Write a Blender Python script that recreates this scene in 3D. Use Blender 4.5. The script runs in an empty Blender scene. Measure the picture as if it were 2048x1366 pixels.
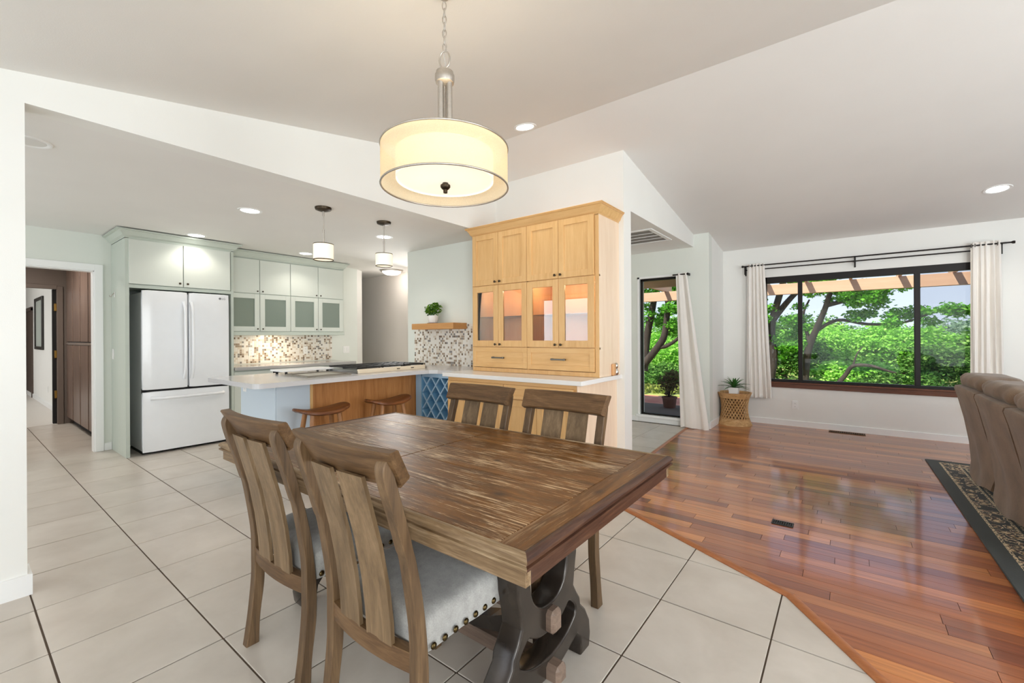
import bpy, bmesh, math, random
import numpy as np
from mathutils import Vector, Matrix

SC = bpy.context.scene
COL = SC.collection
R = random.Random(7)
PI = math.pi

# ------------------------------------------------------------------ camera
TH, ROLL, CAMH = 0.6553, -0.0061, 1.25
F_ = Vector((-math.sin(TH), math.cos(TH), 0))
R0 = Vector((math.cos(TH), math.sin(TH), 0))
U0 = Vector((0, 0, 1))
RR = R0 * math.cos(ROLL) + U0 * math.sin(ROLL)
UU = -R0 * math.sin(ROLL) + U0 * math.cos(ROLL)
cam_d = bpy.data.cameras.new('camera')
cam_d.sensor_width = 36
cam_d.lens = 871.1 / 2048 * 36
cam_d.shift_y = -10 / 2048
cam_d.clip_start = 0.02
cam_d.clip_end = 500
cam = bpy.data.objects.new('camera', cam_d)
COL.objects.link(cam)
M = Matrix.Identity(4)
for i in range(3):
    M[i][0], M[i][1], M[i][2] = RR[i], UU[i], -F_[i]
M[2][3] = CAMH
cam.matrix_world = M
SC.camera = cam

# ------------------------------------------------------------------ view, world, lights
SC.view_settings.view_transform = 'Standard'
SC.view_settings.look = 'None'
SC.view_settings.gamma = 1
SC.view_settings.exposure = 0.33
SC.view_settings.use_curve_mapping = False
SC.cycles.use_denoising = True
SC.cycles.max_bounces = 10
SC.cycles.diffuse_bounces = 6
SC.cycles.glossy_bounces = 5
SC.cycles.transmission_bounces = 8
SC.cycles.transparent_max_bounces = 12
SC.cycles.sample_clamp_indirect = 6
SC.cycles.caustics_reflective = False
SC.cycles.caustics_refractive = False

W = bpy.data.worlds.new('sky')
SC.world = W
W.use_nodes = True
wt = W.node_tree
wt.nodes.clear()
wo = wt.nodes.new('ShaderNodeOutputWorld')
wb = wt.nodes.new('ShaderNodeBackground')
wtc = wt.nodes.new('ShaderNodeTexCoord')
wsx = wt.nodes.new('ShaderNodeSeparateXYZ')
wr = wt.nodes.new('ShaderNodeValToRGB')
wt.links.new(wtc.outputs['Generated'], wsx.inputs[0])
wt.links.new(wsx.outputs['Z'], wr.inputs[0])
wt.links.new(wr.outputs[0], wb.inputs[0])
wt.links.new(wb.outputs[0], wo.inputs[0])
wr.color_ramp.elements[0].position = 0.0
wr.color_ramp.elements[0].color = (0.70, 0.80, 0.95, 1)
wr.color_ramp.elements[1].position = 0.6
wr.color_ramp.elements[1].color = (0.38, 0.56, 0.92, 1)
wb.inputs[1].default_value = 1.0


def sun(name, d, e, ang, col):
    l = bpy.data.lights.new(name, 'SUN')
    l.energy, l.angle, l.color = e, ang, col
    o = bpy.data.objects.new(name, l)
    COL.objects.link(o)
    o.rotation_euler = Vector(d).to_track_quat('-Z', 'Y').to_euler()
    return o


def area(name, loc, d, sx, sy, power, col=(1, 1, 1)):
    l = bpy.data.lights.new(name, 'AREA')
    l.shape = 'RECTANGLE'
    l.size, l.size_y, l.energy, l.color = sx, sy, power, col
    o = bpy.data.objects.new(name, l)
    COL.objects.link(o)
    o.location = loc
    o.rotation_euler = Vector(d).to_track_quat('-Z', 'Z').to_euler()
    return o


def spot(name, loc, power, ang=2.2, col=(1, .93, .84), r=0.05):
    l = bpy.data.lights.new(name, 'SPOT')
    l.energy, l.spot_size, l.spot_blend, l.color, l.shadow_soft_size = power, ang, 0.6, col, r
    o = bpy.data.objects.new(name, l)
    COL.objects.link(o)
    o.location = loc
    return o


sun('sun', (0.35, 0.75, -0.95), 6.2, 0.01, (1, .96, .88))
# daylight from unseen rear and kitchen windows, plus added fill lights
area('side_fill', (3.92, 2.0, 1.4), (-1, 0, 0.45), 8.0, 2.0, 330, (0.955, 1.0, .99))  # added fill; the glazed right wall is invented to brighten the room
area('daylight_rear_door', (-2.66, -2.42, 1.2), (0.15, 1, 0.1), .95, 2.1, 8, (0.985, 0.99, 1))
area('daylight_rear_doors', (.2, -2.42, 1.3), (-.05, 1, .12), 4.6, 2.0, 48, (0.965, 1.0, 1))
area('rear_right_fill', (3.28, -2.42, 1.45), (-.1, 1, 0.15), 1.2, 1.9, 150, (0.955, 1.0, .99))  # added fill that brightens the window wall from an invented opening
area('hall_fill', (-5.85, 5.1, 1.3), (1, 0.1, 0), 1.6, 1.9, 45, (1, .99, .97))  # added to lift the dark hall, source unseen
area('daylight_kitchen_window', (-4.9, -2.42, 1.45), (0, 1, 0), 2.4, 1.4, 38, (0.95, 0.98, 1))
area('far_room_fill', (-12, -1.6, 2.3), (0, 0.4, -1), 4.0, 2.0, 80, (1, 1, 1))  # added downward fill for the far room, no source seen
area('passage_fill', (-7.9, .35, 2.38), (0, 0, -1), .5, .3, 22, (1, .93, .86))  # made-up lamp, added to brighten the pantry passage


# ------------------------------------------------------------------ helpers


def lin(c):
    c = c / 255.0
    return c / 12.92 if c <= 0.04045 else ((c + 0.055) / 1.055) ** 2.4


def C(r, g, b):
    return (lin(r), lin(g), lin(b), 1)


class MB:
    def __init__(s):
        s.v, s.f, s.m = [], [], []

    def add(s, vs, fs, m=0):
        o = len(s.v)
        s.v += [tuple(v) for v in vs]
        s.f += [tuple(i + o for i in f) for f in fs]
        s.m += [m] * len(fs)
        return s

    def box(s, x0, x1, y0, y1, z0, z1, m=0, ch=0.0):
        if x0 > x1: x0, x1 = x1, x0
        if y0 > y1: y0, y1 = y1, y0
        if z0 > z1: z0, z1 = z1, z0
        if ch <= 0:
            v = [(x, y, z) for z in (z0, z1) for y in (y0, y1) for x in (x0, x1)]
            f = [(0, 2, 3, 1), (4, 5, 7, 6), (0, 1, 5, 4), (2, 6, 7, 3), (0, 4, 6, 2), (1, 3, 7, 5)]
            return s.add(v, f, m)
        ch = min(ch, (x1 - x0) * .45, (y1 - y0) * .45, (z1 - z0) * .45)
        lo, hi = (x0, y0, z0), (x1, y1, z1)
        idx, vs = {}, []
        for sx in (0, 1):
            for sy in (0, 1):
                for sz in (0, 1):
                    sg = (sx, sy, sz)
                    for a in range(3):
                        p = []
                        for k in range(3):
                            base = hi[k] if sg[k] else lo[k]
                            p.append(base if k == a else base + (-ch if sg[k] else ch))
                        idx[(sg, a)] = len(vs)
                        vs.append(tuple(p))
        fs = []
        c = Vector(((x0 + x1) / 2, (y0 + y1) / 2, (z0 + z1) / 2))

        def face(ids):
            p = [Vector(vs[i]) for i in ids]
            n = (p[1] - p[0]).cross(p[2] - p[0])
            mid = sum(p, Vector()) / len(p)
            fs.append(tuple(ids) if n.dot(mid - c) > 0 else tuple(reversed(ids)))
        for a in range(3):
            b, d = (a + 1) % 3, (a + 2) % 3
            for sa in (0, 1):
                ids = []
                for sb, sd in ((0, 0), (1, 0), (1, 1), (0, 1)):
                    g = [0, 0, 0]
                    g[a], g[b], g[d] = sa, sb, sd
                    ids.append(idx[(tuple(g), a)])
                face(ids)
            for sb in (0, 1):
                for sd in (0, 1):
                    g0, g1 = [0, 0, 0], [0, 0, 0]
                    g0[a], g1[a] = 0, 1
                    g0[b] = g1[b] = sb
                    g0[d] = g1[d] = sd
                    g0, g1 = tuple(g0), tuple(g1)
                    face([idx[(g0, b)], idx[(g1, b)], idx[(g1, d)], idx[(g0, d)]])
        for sx in (0, 1):
            for sy in (0, 1):
                for sz in (0, 1):
                    face([idx[((sx, sy, sz), a)] for a in range(3)])
        return s.add(vs, fs, m)

    def prism(s, poly, axis, a0, a1, m=0):
        """poly: 2D points in the two other axes (x: (y,z); y: (x,z); z: (x,y))"""
        def P(p, a):
            return {'x': (a, p[0], p[1]), 'y': (p[0], a, p[1]), 'z': (p[0], p[1], a)}[axis]
        n = len(poly)
        ar = sum(poly[i][0] * poly[(i + 1) % n][1] - poly[(i + 1) % n][0] * poly[i][1] for i in range(n))
        if (ar < 0) != (axis == 'y'):
            poly = list(reversed(poly))
        vs = [P(p, a0) for p in poly] + [P(p, a1) for p in poly]
        if a1 < a0:
            vs = vs[n:] + vs[:n]
        fs = [tuple(range(n - 1, -1, -1)), tuple(range(n, 2 * n))]
        fs += [(i, (i + 1) % n, n + (i + 1) % n, n + i) for i in range(n)]
        return s.add(vs, fs, m)

    def tube(s, pts, r, n=8, m=0, caps=True, closed=False):
        pts = [Vector(p) for p in pts]
        k = len(pts)
        rs = r if isinstance(r, (list, tuple)) else [r] * k
        vs = []
        prev = None
        for i, p in enumerate(pts):
            if closed:
                t = pts[(i + 1) % k] - pts[i - 1]
            else:
                t = pts[min(i + 1, k - 1)] - pts[max(i - 1, 0)]
            t.normalize()
            if prev is None:
                up = Vector((0, 0, 1)) if abs(t.z) < .9 else Vector((1, 0, 0))
                u = t.cross(up).normalized()
            else:
                u = (prev - t * prev.dot(t)).normalized()
            prev = u
            w = t.cross(u)
            for j in range(n):
                a = 2 * PI * j / n
                vs.append(p + (u * math.cos(a) + w * math.sin(a)) * rs[i])
        fs = []
        kk = k if closed else k - 1
        for i in range(kk):
            a, b = i * n, ((i + 1) % k) * n
            for j in range(n):
                fs.append((a + j, a + (j + 1) % n, b + (j + 1) % n, b + j))
        if caps and not closed:
            fs.append(tuple(range(n - 1, -1, -1)))
            fs.append(tuple((k - 1) * n + j for j in range(n)))
        return s.add(vs, fs, m)

    def cyl(s, p0, p1, r0, r1=None, n=16, m=0):
        return s.tube([p0, p1], [r0, r0 if r1 is None else r1], n, m)

    def lathe(s, prof, cx=0, cy=0, n=32, m=0, close=False):
        """prof: (r, z) going up on the outside"""
        vs, fs = [], []
        k = len(prof)
        for r, z in prof:
            for j in range(n):
                a = 2 * PI * j / n
                vs.append((cx + r * math.cos(a), cy + r * math.sin(a), z))
        for i in range(k if close else k - 1):
            a, b = i * n, ((i + 1) % k) * n
            for j in range(n):
                fs.append((a + j, a + (j + 1) % n, b + (j + 1) % n, b + j))
        if not close:
            if prof[0][0] > 1e-6: fs.append(tuple(range(n - 1, -1, -1)))
            if prof[-1][0] > 1e-6: fs.append(tuple((k - 1) * n + j for j in range(n)))
        return s.add(vs, fs, m)

    def rbox(s, c, h, r, n=6, m=0, fn=None):
        """rounded box, centre c, half sizes h, corner radius r"""
        vs, fs = [], []
        r = min(r, min(h) * .999)
        for a in range(3):
            for sg in (-1, 1):
                b, d = (a + 1) % 3, (a + 2) % 3
                o = len(vs)
                for i in range(n + 1):
                    for j in range(n + 1):
                        q = [0, 0, 0]
                        q[a] = sg
                        q[b] = -1 + 2 * i / n
                        q[d] = -1 + 2 * j / n
                        # concentrate samples near the edges
                        for k_ in (b, d):
                            q[k_] = math.copysign(abs(q[k_]) ** 0.6, q[k_])
                        p = [q[k_] * h[k_] for k_ in range(3)]
                        inn = [max(-(h[k_] - r), min(h[k_] - r, p[k_])) for k_ in range(3)]
                        dv = Vector([p[k_] - inn[k_] for k_ in range(3)])
                        if dv.length > 1e-9: dv = dv.normalized() * r
                        w = Vector(inn) + dv
                        if fn: w = Vector(fn(w))
                        vs.append((c[0] + w[0], c[1] + w[1], c[2] + w[2]))
                for i in range(n):
                    for j in range(n):
                        q = (o + i * (n + 1) + j, o + (i + 1) * (n + 1) + j, o + (i + 1) * (n + 1) + j + 1, o + i * (n + 1) + j + 1)
                        fs.append(q if sg > 0 else tuple(reversed(q)))
        return s.add(vs, fs, m)

    def build(s, name, mats, parent=None, smooth=0, local=False, weld=False):
        me = bpy.data.meshes.new(name)
        off = Vector((0, 0, 0))
        if parent is not None and not local:
            p = parent
            while p is not None:
                off += p.location
                p = p.parent
        me.from_pydata([(v[0] - off.x, v[1] - off.y, v[2] - off.z) for v in s.v], [], s.f)
        if not isinstance(mats, (list, tuple)): mats = [mats]
        for mm in mats: me.materials.append(mm)
        if len(mats) > 1: me.polygons.foreach_set('material_index', s.m)
        if weld:
            bm = bmesh.new()
            bm.from_mesh(me)
            bmesh.ops.remove_doubles(bm, verts=bm.verts, dist=1e-5)
            bm.to_mesh(me)
            bm.free()
        if smooth:
            me.polygons.foreach_set('use_smooth', [True] * len(me.polygons))
            me.set_sharp_from_angle(angle=math.radians(smooth))
        me.update()
        o = bpy.data.objects.new(name, me)
        COL.objects.link(o)
        if parent is not None: o.parent = parent
        return o


def tag(o, label=None, cat=None, group=None, kind=None):
    if label: o['label'] = label
    if cat: o['category'] = cat
    if group: o['group'] = group
    if kind: o['kind'] = kind
    return o


def thing(name, label, cat, loc=(0, 0, 0), rz=0, group=None):
    o = bpy.data.objects.new(name, None)
    COL.objects.link(o)
    o.location = loc
    o.rotation_euler = (0, 0, rz)
    o.empty_display_size = 0.1
    return tag(o, label, cat, group)


KIDS = {}


def copy_tree(o, parent=None):
    c = o.copy()
    COL.objects.link(c)
    c.parent = parent
    for ch in [x for x in bpy.data.objects if x.parent == o]:
        copy_tree(ch, c)
    return c


def struct(o):
    o['kind'] = 'structure'
    return o


# ------------------------------------------------------------------ materials
class N:
    def __init__(s, name):
        s.mat = bpy.data.materials.new(name)
        s.mat.use_nodes = True
        s.t = s.mat.node_tree
        s.b = s.t.nodes['Principled BSDF']
        s.out = s.t.nodes['Material Output']

    def n(s, typ, **kw):
        x = s.t.nodes.new('ShaderNode' + typ)
        for k, v in kw.items():
            if hasattr(x, k) and k not in ('inputs',): setattr(x, k, v)
        return x

    def l(s, a, b):
        s.t.links.new(a, b)

    def coords(s, kind='Object', scale=(1, 1, 1), loc=(0, 0, 0), rot=(0, 0, 0)):
        if kind == 'World':
            g = s.n('NewGeometry')
            src = g.outputs['Position']
        else:
            src = s.n('TexCoord').outputs[kind]
        mp = s.n('Mapping')
        mp.inputs['Scale'].default_value = scale
        mp.inputs['Location'].default_value = loc
        mp.inputs['Rotation'].default_value = rot
        s.l(src, mp.inputs[0])
        return mp.outputs[0]

    def noise(s, vec, scale=5, detail=3, rough=.5, dist=0):
        x = s.n('TexNoise')
        x.inputs['Scale'].default_value = scale
        x.inputs['Detail'].default_value = detail
        x.inputs['Roughness'].default_value = rough
        x.inputs['Distortion'].default_value = dist
        s.l(vec, x.inputs['Vector'])
        return x.outputs[0]

    def ramp(s, fac, stops, interp='LINEAR'):
        x = s.n('ValToRGB')
        cr = x.color_ramp
        cr.interpolation = interp
        while len(cr.elements) < len(stops): cr.elements.new(0.5)
        for e, (p, c) in zip(cr.elements, stops):
            e.position = p
            e.color = c if len(c) == 4 else (*c, 1)
        s.l(fac, x.inputs[0])
        return x.outputs[0]

    def mix(s, fac, a, b, blend='MIX'):
        x = s.n('Mix', data_type='RGBA', blend_type=blend)
        for sock, val in ((x.inputs['Factor'], fac), (x.inputs[6], a), (x.inputs[7], b)):
            if isinstance(val, (int, float)): sock.default_value = val
            elif isinstance(val, tuple): sock.default_value = val
            else: s.l(val, sock)
        return x.outputs[2]

    def math(s, op, a, b=0.0, c=0.0):
        x = s.n('Math', operation=op)
        for i, v in enumerate((a, b, c)):
            if isinstance(v, (int, float)): x.inputs[i].default_value = v
            else: s.l(v, x.inputs[i])
        return x.outputs[0]

    def bump(s, h, strength=.2, dist=.01):
        x = s.n('Bump')
        x.inputs['Strength'].default_value = strength
        x.inputs['Distance'].default_value = dist
        s.l(h, x.inputs['Height'])
        s.l(x.outputs[0], s.b.inputs['Normal'])

    def color(s, c):
        if isinstance(c, tuple): s.b.inputs['Base Color'].default_value = c
        else: s.l(c, s.b.inputs['Base Color'])

    def set(s, rough=.5, metal=0, spec=.5, coat=0, sheen=0, trans=0):
        s.b.inputs['Roughness'].default_value = rough
        s.b.inputs['Metallic'].default_value = metal
        s.b.inputs['Specular IOR Level'].default_value = spec
        s.b.inputs['Coat Weight'].default_value = coat
        s.b.inputs['Sheen Weight'].default_value = sheen
        s.b.inputs['Transmission Weight'].default_value = trans
        return s

    def rand(s):
        return s.n('ObjectInfo').outputs['Random']


def paint(name, c, rough=.6, bump=0.0, bscale=250, var=.03, spec=.4):
    m = N(name)
    v = m.coords('World')
    f = m.noise(v, 2.2, 2)
    d = tuple(x * (1 - var) for x in c[:3]) + (1,)
    u = tuple(min(1, x * (1 + var)) for x in c[:3]) + (1,)
    m.color(m.mix(f, d, u))
    m.set(rough, spec=spec)
    if bump: m.bump(m.noise(v, bscale, 3), bump, .002)
    return m.mat


def metal(name, c, rough=.35, var=.25):
    m = N(name)
    f = m.noise(m.coords('Object', (30, 30, 30)), 4, 3)
    d = tuple(x * (1 - var) for x in c[:3]) + (1,)
    m.color(m.mix(f, d, c))
    m.set(rough, 1.0)
    return m.mat


def wood(name, cols, axis=0, scale=1.0, rough=.45, bump=.15, rnd=.25, world=False, coat=0.0, stretch=14):
    m = N(name)
    sc = [stretch * scale] * 3
    sc[axis] = 1.0 * scale
    v = m.coords('World' if world else 'Object', tuple(sc))
    if rnd or not world:
        r = m.n('ObjectInfo')
        cmb = m.n('CombineXYZ')
        mul = m.math('MULTIPLY', r.outputs['Random'], 37.0)
        for i in range(3): m.l(mul, cmb.inputs[i])
        ad = m.n('VectorMath', operation='ADD')
        m.l(v, ad.inputs[0])
        m.l(cmb.outputs[0], ad.inputs[1])
        v = ad.outputs[0]
    a = m.noise(v, 1.6, 4, .6, .6)
    b = m.noise(v, 9, 3, .6, .2)
    f = m.math('ADD', m.math('MULTIPLY', a, .7), m.math('MULTIPLY', b, .3))
    k = len(cols)
    col = m.ramp(f, [(0.3 + .4 * i / (k - 1), c) for i, c in enumerate(cols)])
    if rnd:
        hs = m.n('HueSaturation')
        m.l(col, hs.inputs['Color'])
        val = m.math('ADD', m.math('MULTIPLY', m.rand(), rnd), 1 - rnd / 2)
        m.l(val, hs.inputs['Value'])
        col = hs.outputs[0]
    m.color(col)
    m.set(rough, spec=.4, coat=coat)
    m.bump(f, bump, .004)
    return m.mat


def plain(name, c, rough=.5, metal_=0, spec=.5, coat=0):
    m = N(name)
    v = m.coords('Object')
    f = m.noise(v, 9, 2)
    d = tuple(x * .95 for x in c[:3]) + (1,)
    m.color(m.mix(f, d, c))
    m.set(rough, metal_, spec, coat)
    return m.mat


def fabric(name, c, scale=400, var=.12, rough=.9, sheen=.3, big=6, bump=.4):
    m = N(name)
    v = m.coords('Object')
    f = m.math('ADD', m.math('MULTIPLY', m.noise(v, scale, 2), .5), m.math('MULTIPLY', m.noise(v, big, 3), .5))
    d = tuple(x * (1 - var) for x in c[:3]) + (1,)
    u = tuple(min(1, x * (1 + var)) for x in c[:3]) + (1,)
    m.color(m.ramp(f, [(.3, d), (.7, u)]))
    m.set(rough, spec=.2, sheen=sheen)
    m.bump(m.noise(v, scale, 2), bump, .001)
    return m.mat


def glow(name, c, strength, base=(.9, .9, .9, 1)):
    m = N(name)
    m.color(base)
    m.b.inputs['Emission Color'].default_value = c
    m.b.inputs['Emission Strength'].default_value = strength
    m.set(.6)
    return m.mat


def pane(name, tint=(1, 1, 1, 1), ior=1.45, mixin=0.0):
    """thin window glass: clear, with the mirror reflection of a pane"""
    m = N(name)
    m.t.nodes.remove(m.b)
    tr = m.n('BsdfTransparent')
    tr.inputs[0].default_value = tint
    gl = m.n('BsdfGlossy')
    gl.inputs['Roughness'].default_value = 0.0
    fr = m.n('Fresnel')
    fr.inputs[0].default_value = ior
    mx = m.n('MixShader')
    fac = fr.outputs[0]
    if mixin: fac = m.math('ADD', fac, mixin)
    m.l(fac, mx.inputs[0])
    m.l(tr.outputs[0], mx.inputs[1])
    m.l(gl.outputs[0], mx.inputs[2])
    m.l(mx.outputs[0], m.out.inputs[0])
    return m.mat


M_wall = paint('wall_paint', C(233, 233, 229), .7, .12)
M_sage_wall = paint('pale_sage_wall_paint', C(222, 226, 219), .7, .12)
M_hallwall = paint('warm_hall_paint', C(228, 220, 212), .7, .1)
M_ceil = paint('ceiling_paint', C(232, 231, 228), .8, .25, 160)
M_trim = paint('trim_paint', C(238, 239, 238), .4)
M_dark = plain('dark_void', C(25, 24, 24), .8)
M_grout = paint('grout', C(92, 78, 66), .9)
M_sub = plain('dark_gap', C(46, 24, 14), .8)
M_sage = paint('sage_cabinet_paint', C(194, 202, 192), .42, var=.02)
M_sage2 = paint('sage_door_lit', C(210, 215, 207), .4, var=.02)  # same sage, lightened for the light falling on the doors
M_panel_daylit = paint('daylit_sage_paint', C(200, 213, 224), .45, var=.02)  # sage panels with bluish daylight mixed into the colour
M_blue = paint('blue_paint', C(122, 178, 216), .45)
M_shadedblue = paint('shaded_blue_paint', C(64, 128, 182), .5)  # darker blue puts the shade inside the wine rack into the colour
M_maple = wood('maple_vertical', [C(204, 158, 100), C(216, 173, 116), C(224, 184, 128)], 2, 1.2, .38, .04, .08)
M_mapleh = wood('maple_horizontal', [C(204, 158, 100), C(216, 173, 116), C(224, 184, 128)], 0, 1.2, .38, .04, .08)
M_maple_lit = wood('maple_lit_side', [C(228, 200, 172), C(236, 212, 186), C(241, 219, 195)], 2, 1.0, .3, .03, .05)  # paler maple paints the bright pinkish reflection on the right side panels
M_maple_in = wood('maple_inside', [C(206, 154, 104), C(218, 170, 120)], 2, 1.0, .5, .03, .05)
M_oak = wood('oak_veneer', [C(150, 96, 50), C(178, 122, 70), C(196, 140, 84)], 2, .9, .4, .05, .05)
M_oakshelf = wood('oak_shelf', [C(190, 135, 78), C(208, 156, 98)], 0, 1.0, .45, .05, .05)
M_stool = wood('stool_wood', [C(74, 38, 18), C(112, 66, 34), C(142, 90, 50)], 1, 1.6, .35, .08, .1)
M_stoolleg = wood('stool_leg_wood', [C(138, 92, 54), C(176, 126, 80)], 2, 1.6, .4, .08, .1)
M_chair_v = wood('grey_brown_wood_upright', [C(64, 47, 30), C(92, 70, 47), C(118, 93, 65)], 2, 1.5, .5, .25, .18)
M_chair_h = wood('grey_brown_wood_rail', [C(62, 43, 25), C(94, 68, 42), C(120, 92, 62)], 0, 1.5, .5, .25, .18)
M_slat = wood('weathered_slat_wood', [C(88, 70, 50), C(114, 92, 66), C(138, 114, 86)], 2, 1.5, .5, .3, .18)
M_quartz = paint('white_quartz', C(236, 235, 233), .16, var=.015)
M_quartzg = paint('grey_quartz', C(204, 204, 206), .14, var=.03)
M_fridge = plain('white_enamel', C(236, 238, 241), .22, coat=.3)
M_steel = metal('steel', C(190, 190, 190), .3)
M_nickel = metal('brushed_nickel', C(206, 200, 192), .42)
M_bronze = metal('aged_bronze', C(72, 62, 50), .4)
M_pewter = metal('pewter', C(120, 118, 112), .35)
M_brass = metal('brass', C(190, 150, 80), .35)
M_black = plain('black_iron', C(28, 26, 25), .5)
M_winframe = plain('dark_bronze_frame', C(24, 18, 16), .5, spec=.3)
M_sill = wood('stained_sill_wood', [C(86, 48, 30), C(120, 72, 48)], 0, 1.2, .4, .05, 0)
M_glass = pane('window_glass', (1, 1, 1, 1), 1.25)
M_cabglass = pane('cabinet_glass', (.96, .97, .96, 1), 1.5, .02)
M_curtain = fabric('linen_curtain', C(234, 230, 224), 500, .03, .9, .1, 4, .15)
M_wicker = wood('wicker', [C(150, 110, 66), C(190, 150, 100), C(214, 178, 130)], 0, 6, .6, .3, .1, stretch=3)
M_white = plain('white_plastic', C(240, 240, 238), .4)
M_leafplant = plain('plant_leaf_green', C(58, 110, 46), .45)
M_ceramic = plain('white_ceramic', C(238, 238, 236), .3)
M_soil = plain('soil', C(52, 40, 32), .95)
M_terra = plain('dark_terracotta', C(110, 70, 58), .7)
M_pantrycase = plain('dark_brown_case', C(58, 48, 44), .5)
M_pantry = wood('dark_walnut_laminate', [C(98, 80, 72), C(122, 102, 92), C(138, 118, 106)], 2, .8, .28, .03, .08)
M_browntrim = paint('brown_grey_trim', C(116, 104, 96), .5)
M_bulb = glow('lit_lens', (1, .97, .92, 1), 9)
M_dome = glow('lit_dome', (1, .95, .88, 1), 2.2)
M_offlens = plain('frosted_lens', C(225, 225, 222), .4)

# frosted cabinet glass: greenish grey, half see-through
m = N('frosted_glass')
m.color(C(140, 152, 142))
m.set(.12, spec=.6)
m.b.inputs['Alpha'].default_value = .82
M_frost = m.mat

# floor tile
m = N('porcelain_tile')
v = m.coords('World')
f = m.noise(v, 3.5, 4, .6, .3)
col = m.ramp(f, [(.3, C(188, 179, 168)), (.7, C(203, 195, 185))])
hs = m.n('HueSaturation')
m.l(col, hs.inputs['Color'])
m.l(m.math('ADD', m.math('MULTIPLY', m.rand(), .07), .965), hs.inputs['Value'])
m.color(hs.outputs[0])
m.set(.32, spec=.45)
m.bump(m.noise(v, 60, 3), .05, .002)
M_tile = m.mat

# reddish strip flooring
m = N('cherry_plank')
v = m.coords('World', (1.2, 26, 26))
r = m.n('ObjectInfo')
mul = m.math('MULTIPLY', r.outputs['Random'], 61.0)
cmb = m.n('CombineXYZ')
for i in range(3): m.l(mul, cmb.inputs[i])
ad = m.n('VectorMath', operation='ADD')
m.l(v, ad.inputs[0])
m.l(cmb.outputs[0], ad.inputs[1])
g = m.noise(ad.outputs[0], 1.6, 4, .6, .5)
base = m.ramp(r.outputs['Random'], [(0, C(124, 62, 34)), (.25, C(168, 98, 52)), (.5, C(146, 80, 44)), (.75, C(200, 130, 70)), (1, C(180, 108, 58))])
gr = m.ramp(g, [(.3, (.62, .58, .55, 1)), (.7, (1.12, 1.1, 1.08, 1))])
m.color(m.mix(1.0, base, gr, 'MULTIPLY'))
m.set(.3, spec=.5, coat=.7)
m.b.inputs['Coat Roughness'].default_value = .09
m.b.inputs['Coat IOR'].default_value = 1.6
M_plank = m.mat


def tabletop_mat(name, axis, knots=(), wash=1.0):
    m = N(name)
    sc = [1, 1, 1]
    sc[axis] = .14
    v = m.coords('World', tuple(sc))
    g = m.noise(v, 26, 5, .65, .5)
    base = m.ramp(g, [(.25, C(60, 34, 6)), (.5, C(100, 61, 14)), (.75, C(136, 88, 28))])
    # whitewash left in the open grain, in worn patches
    s2 = [1, 1, 1]
    s2[axis] = .055
    st = m.noise(m.coords('World', tuple(s2)), 130, 5, .75, .3)
    s3 = [1, 1, 1]
    s3[axis] = .35
    pt = m.noise(m.coords('World', tuple(s3), (3.3, 1.2, 0)), 5.5, 3, .6, .4)
    f = m.math('ADD', m.math('MULTIPLY', st, 1.0), m.math('MULTIPLY', pt, .55))
    fac = m.ramp(f, [(.815, (0, 0, 0, 1)), (.93, (.92 * wash, .92 * wash, .92 * wash, 1))])
    col = m.mix(fac, base, C(206, 180, 146))
    geo = m.coords('World')
    for (kx, ky, rx, ry) in knots:
        mp = m.n('Mapping', vector_type='TEXTURE')
        mp.inputs['Location'].default_value = (kx, ky, .76)
        mp.inputs['Scale'].default_value = (rx, ry, 1)
        m.l(geo, mp.inputs[0])
        ln = m.n('VectorMath', operation='LENGTH')
        m.l(mp.outputs[0], ln.inputs[0])
        kf = m.ramp(ln.outputs['Value'], [(.25, (.95, .95, .95, 1)), (.5, (.5, .5, .5, 1)), (1.0, (0, 0, 0, 1))])
        col = m.mix(kf, col, C(52, 28, 12))
    m.color(col)
    m.set(.36, spec=.32)
    m.bump(m.math('ADD', g, f), .25, .003)
    return m.mat


M_top = tabletop_mat('worn_table_board', 0, ((-0.86, 1.05, .045, .03), (-1.1, 1.33, .03, .02), (-.62, 1.55, .03, .05)))
M_topy = tabletop_mat('worn_table_end_board', 1, ((-.62, 1.25, .02, .04),), .3)
M_edge = wood('worn_table_edge', [C(78, 56, 34), C(124, 100, 72), C(170, 148, 118)], 0, 2.2, .42, .35, .1)
M_edgey = wood('worn_table_edge_end', [C(44, 25, 17), C(70, 43, 30), C(96, 66, 46)], 1, 2.2, .38, .35, .1)
m = N('dark_pewter_painted_iron')
v = m.coords('Object')
f = m.noise(v, 9, 4)
m.color(m.ramp(f, [(.3, C(38, 32, 28)), (.7, C(62, 54, 47))]))
m.set(.22, .3, .6)
M_iron = m.mat
M_key = wood('tenon_wood', [C(92, 74, 62), C(132, 112, 98)], 0, 2, .4, .3, .1)
M_seat = fabric('oatmeal_seat_fabric', C(158, 156, 152), 260, .2, .85, .3, 40, .6)
M_suede = fabric('taupe_suede', C(120, 99, 80), 300, .42, .85, .2, 7, .3)
M_nail = metal('antique_nail', C(84, 70, 44), .35)

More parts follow.
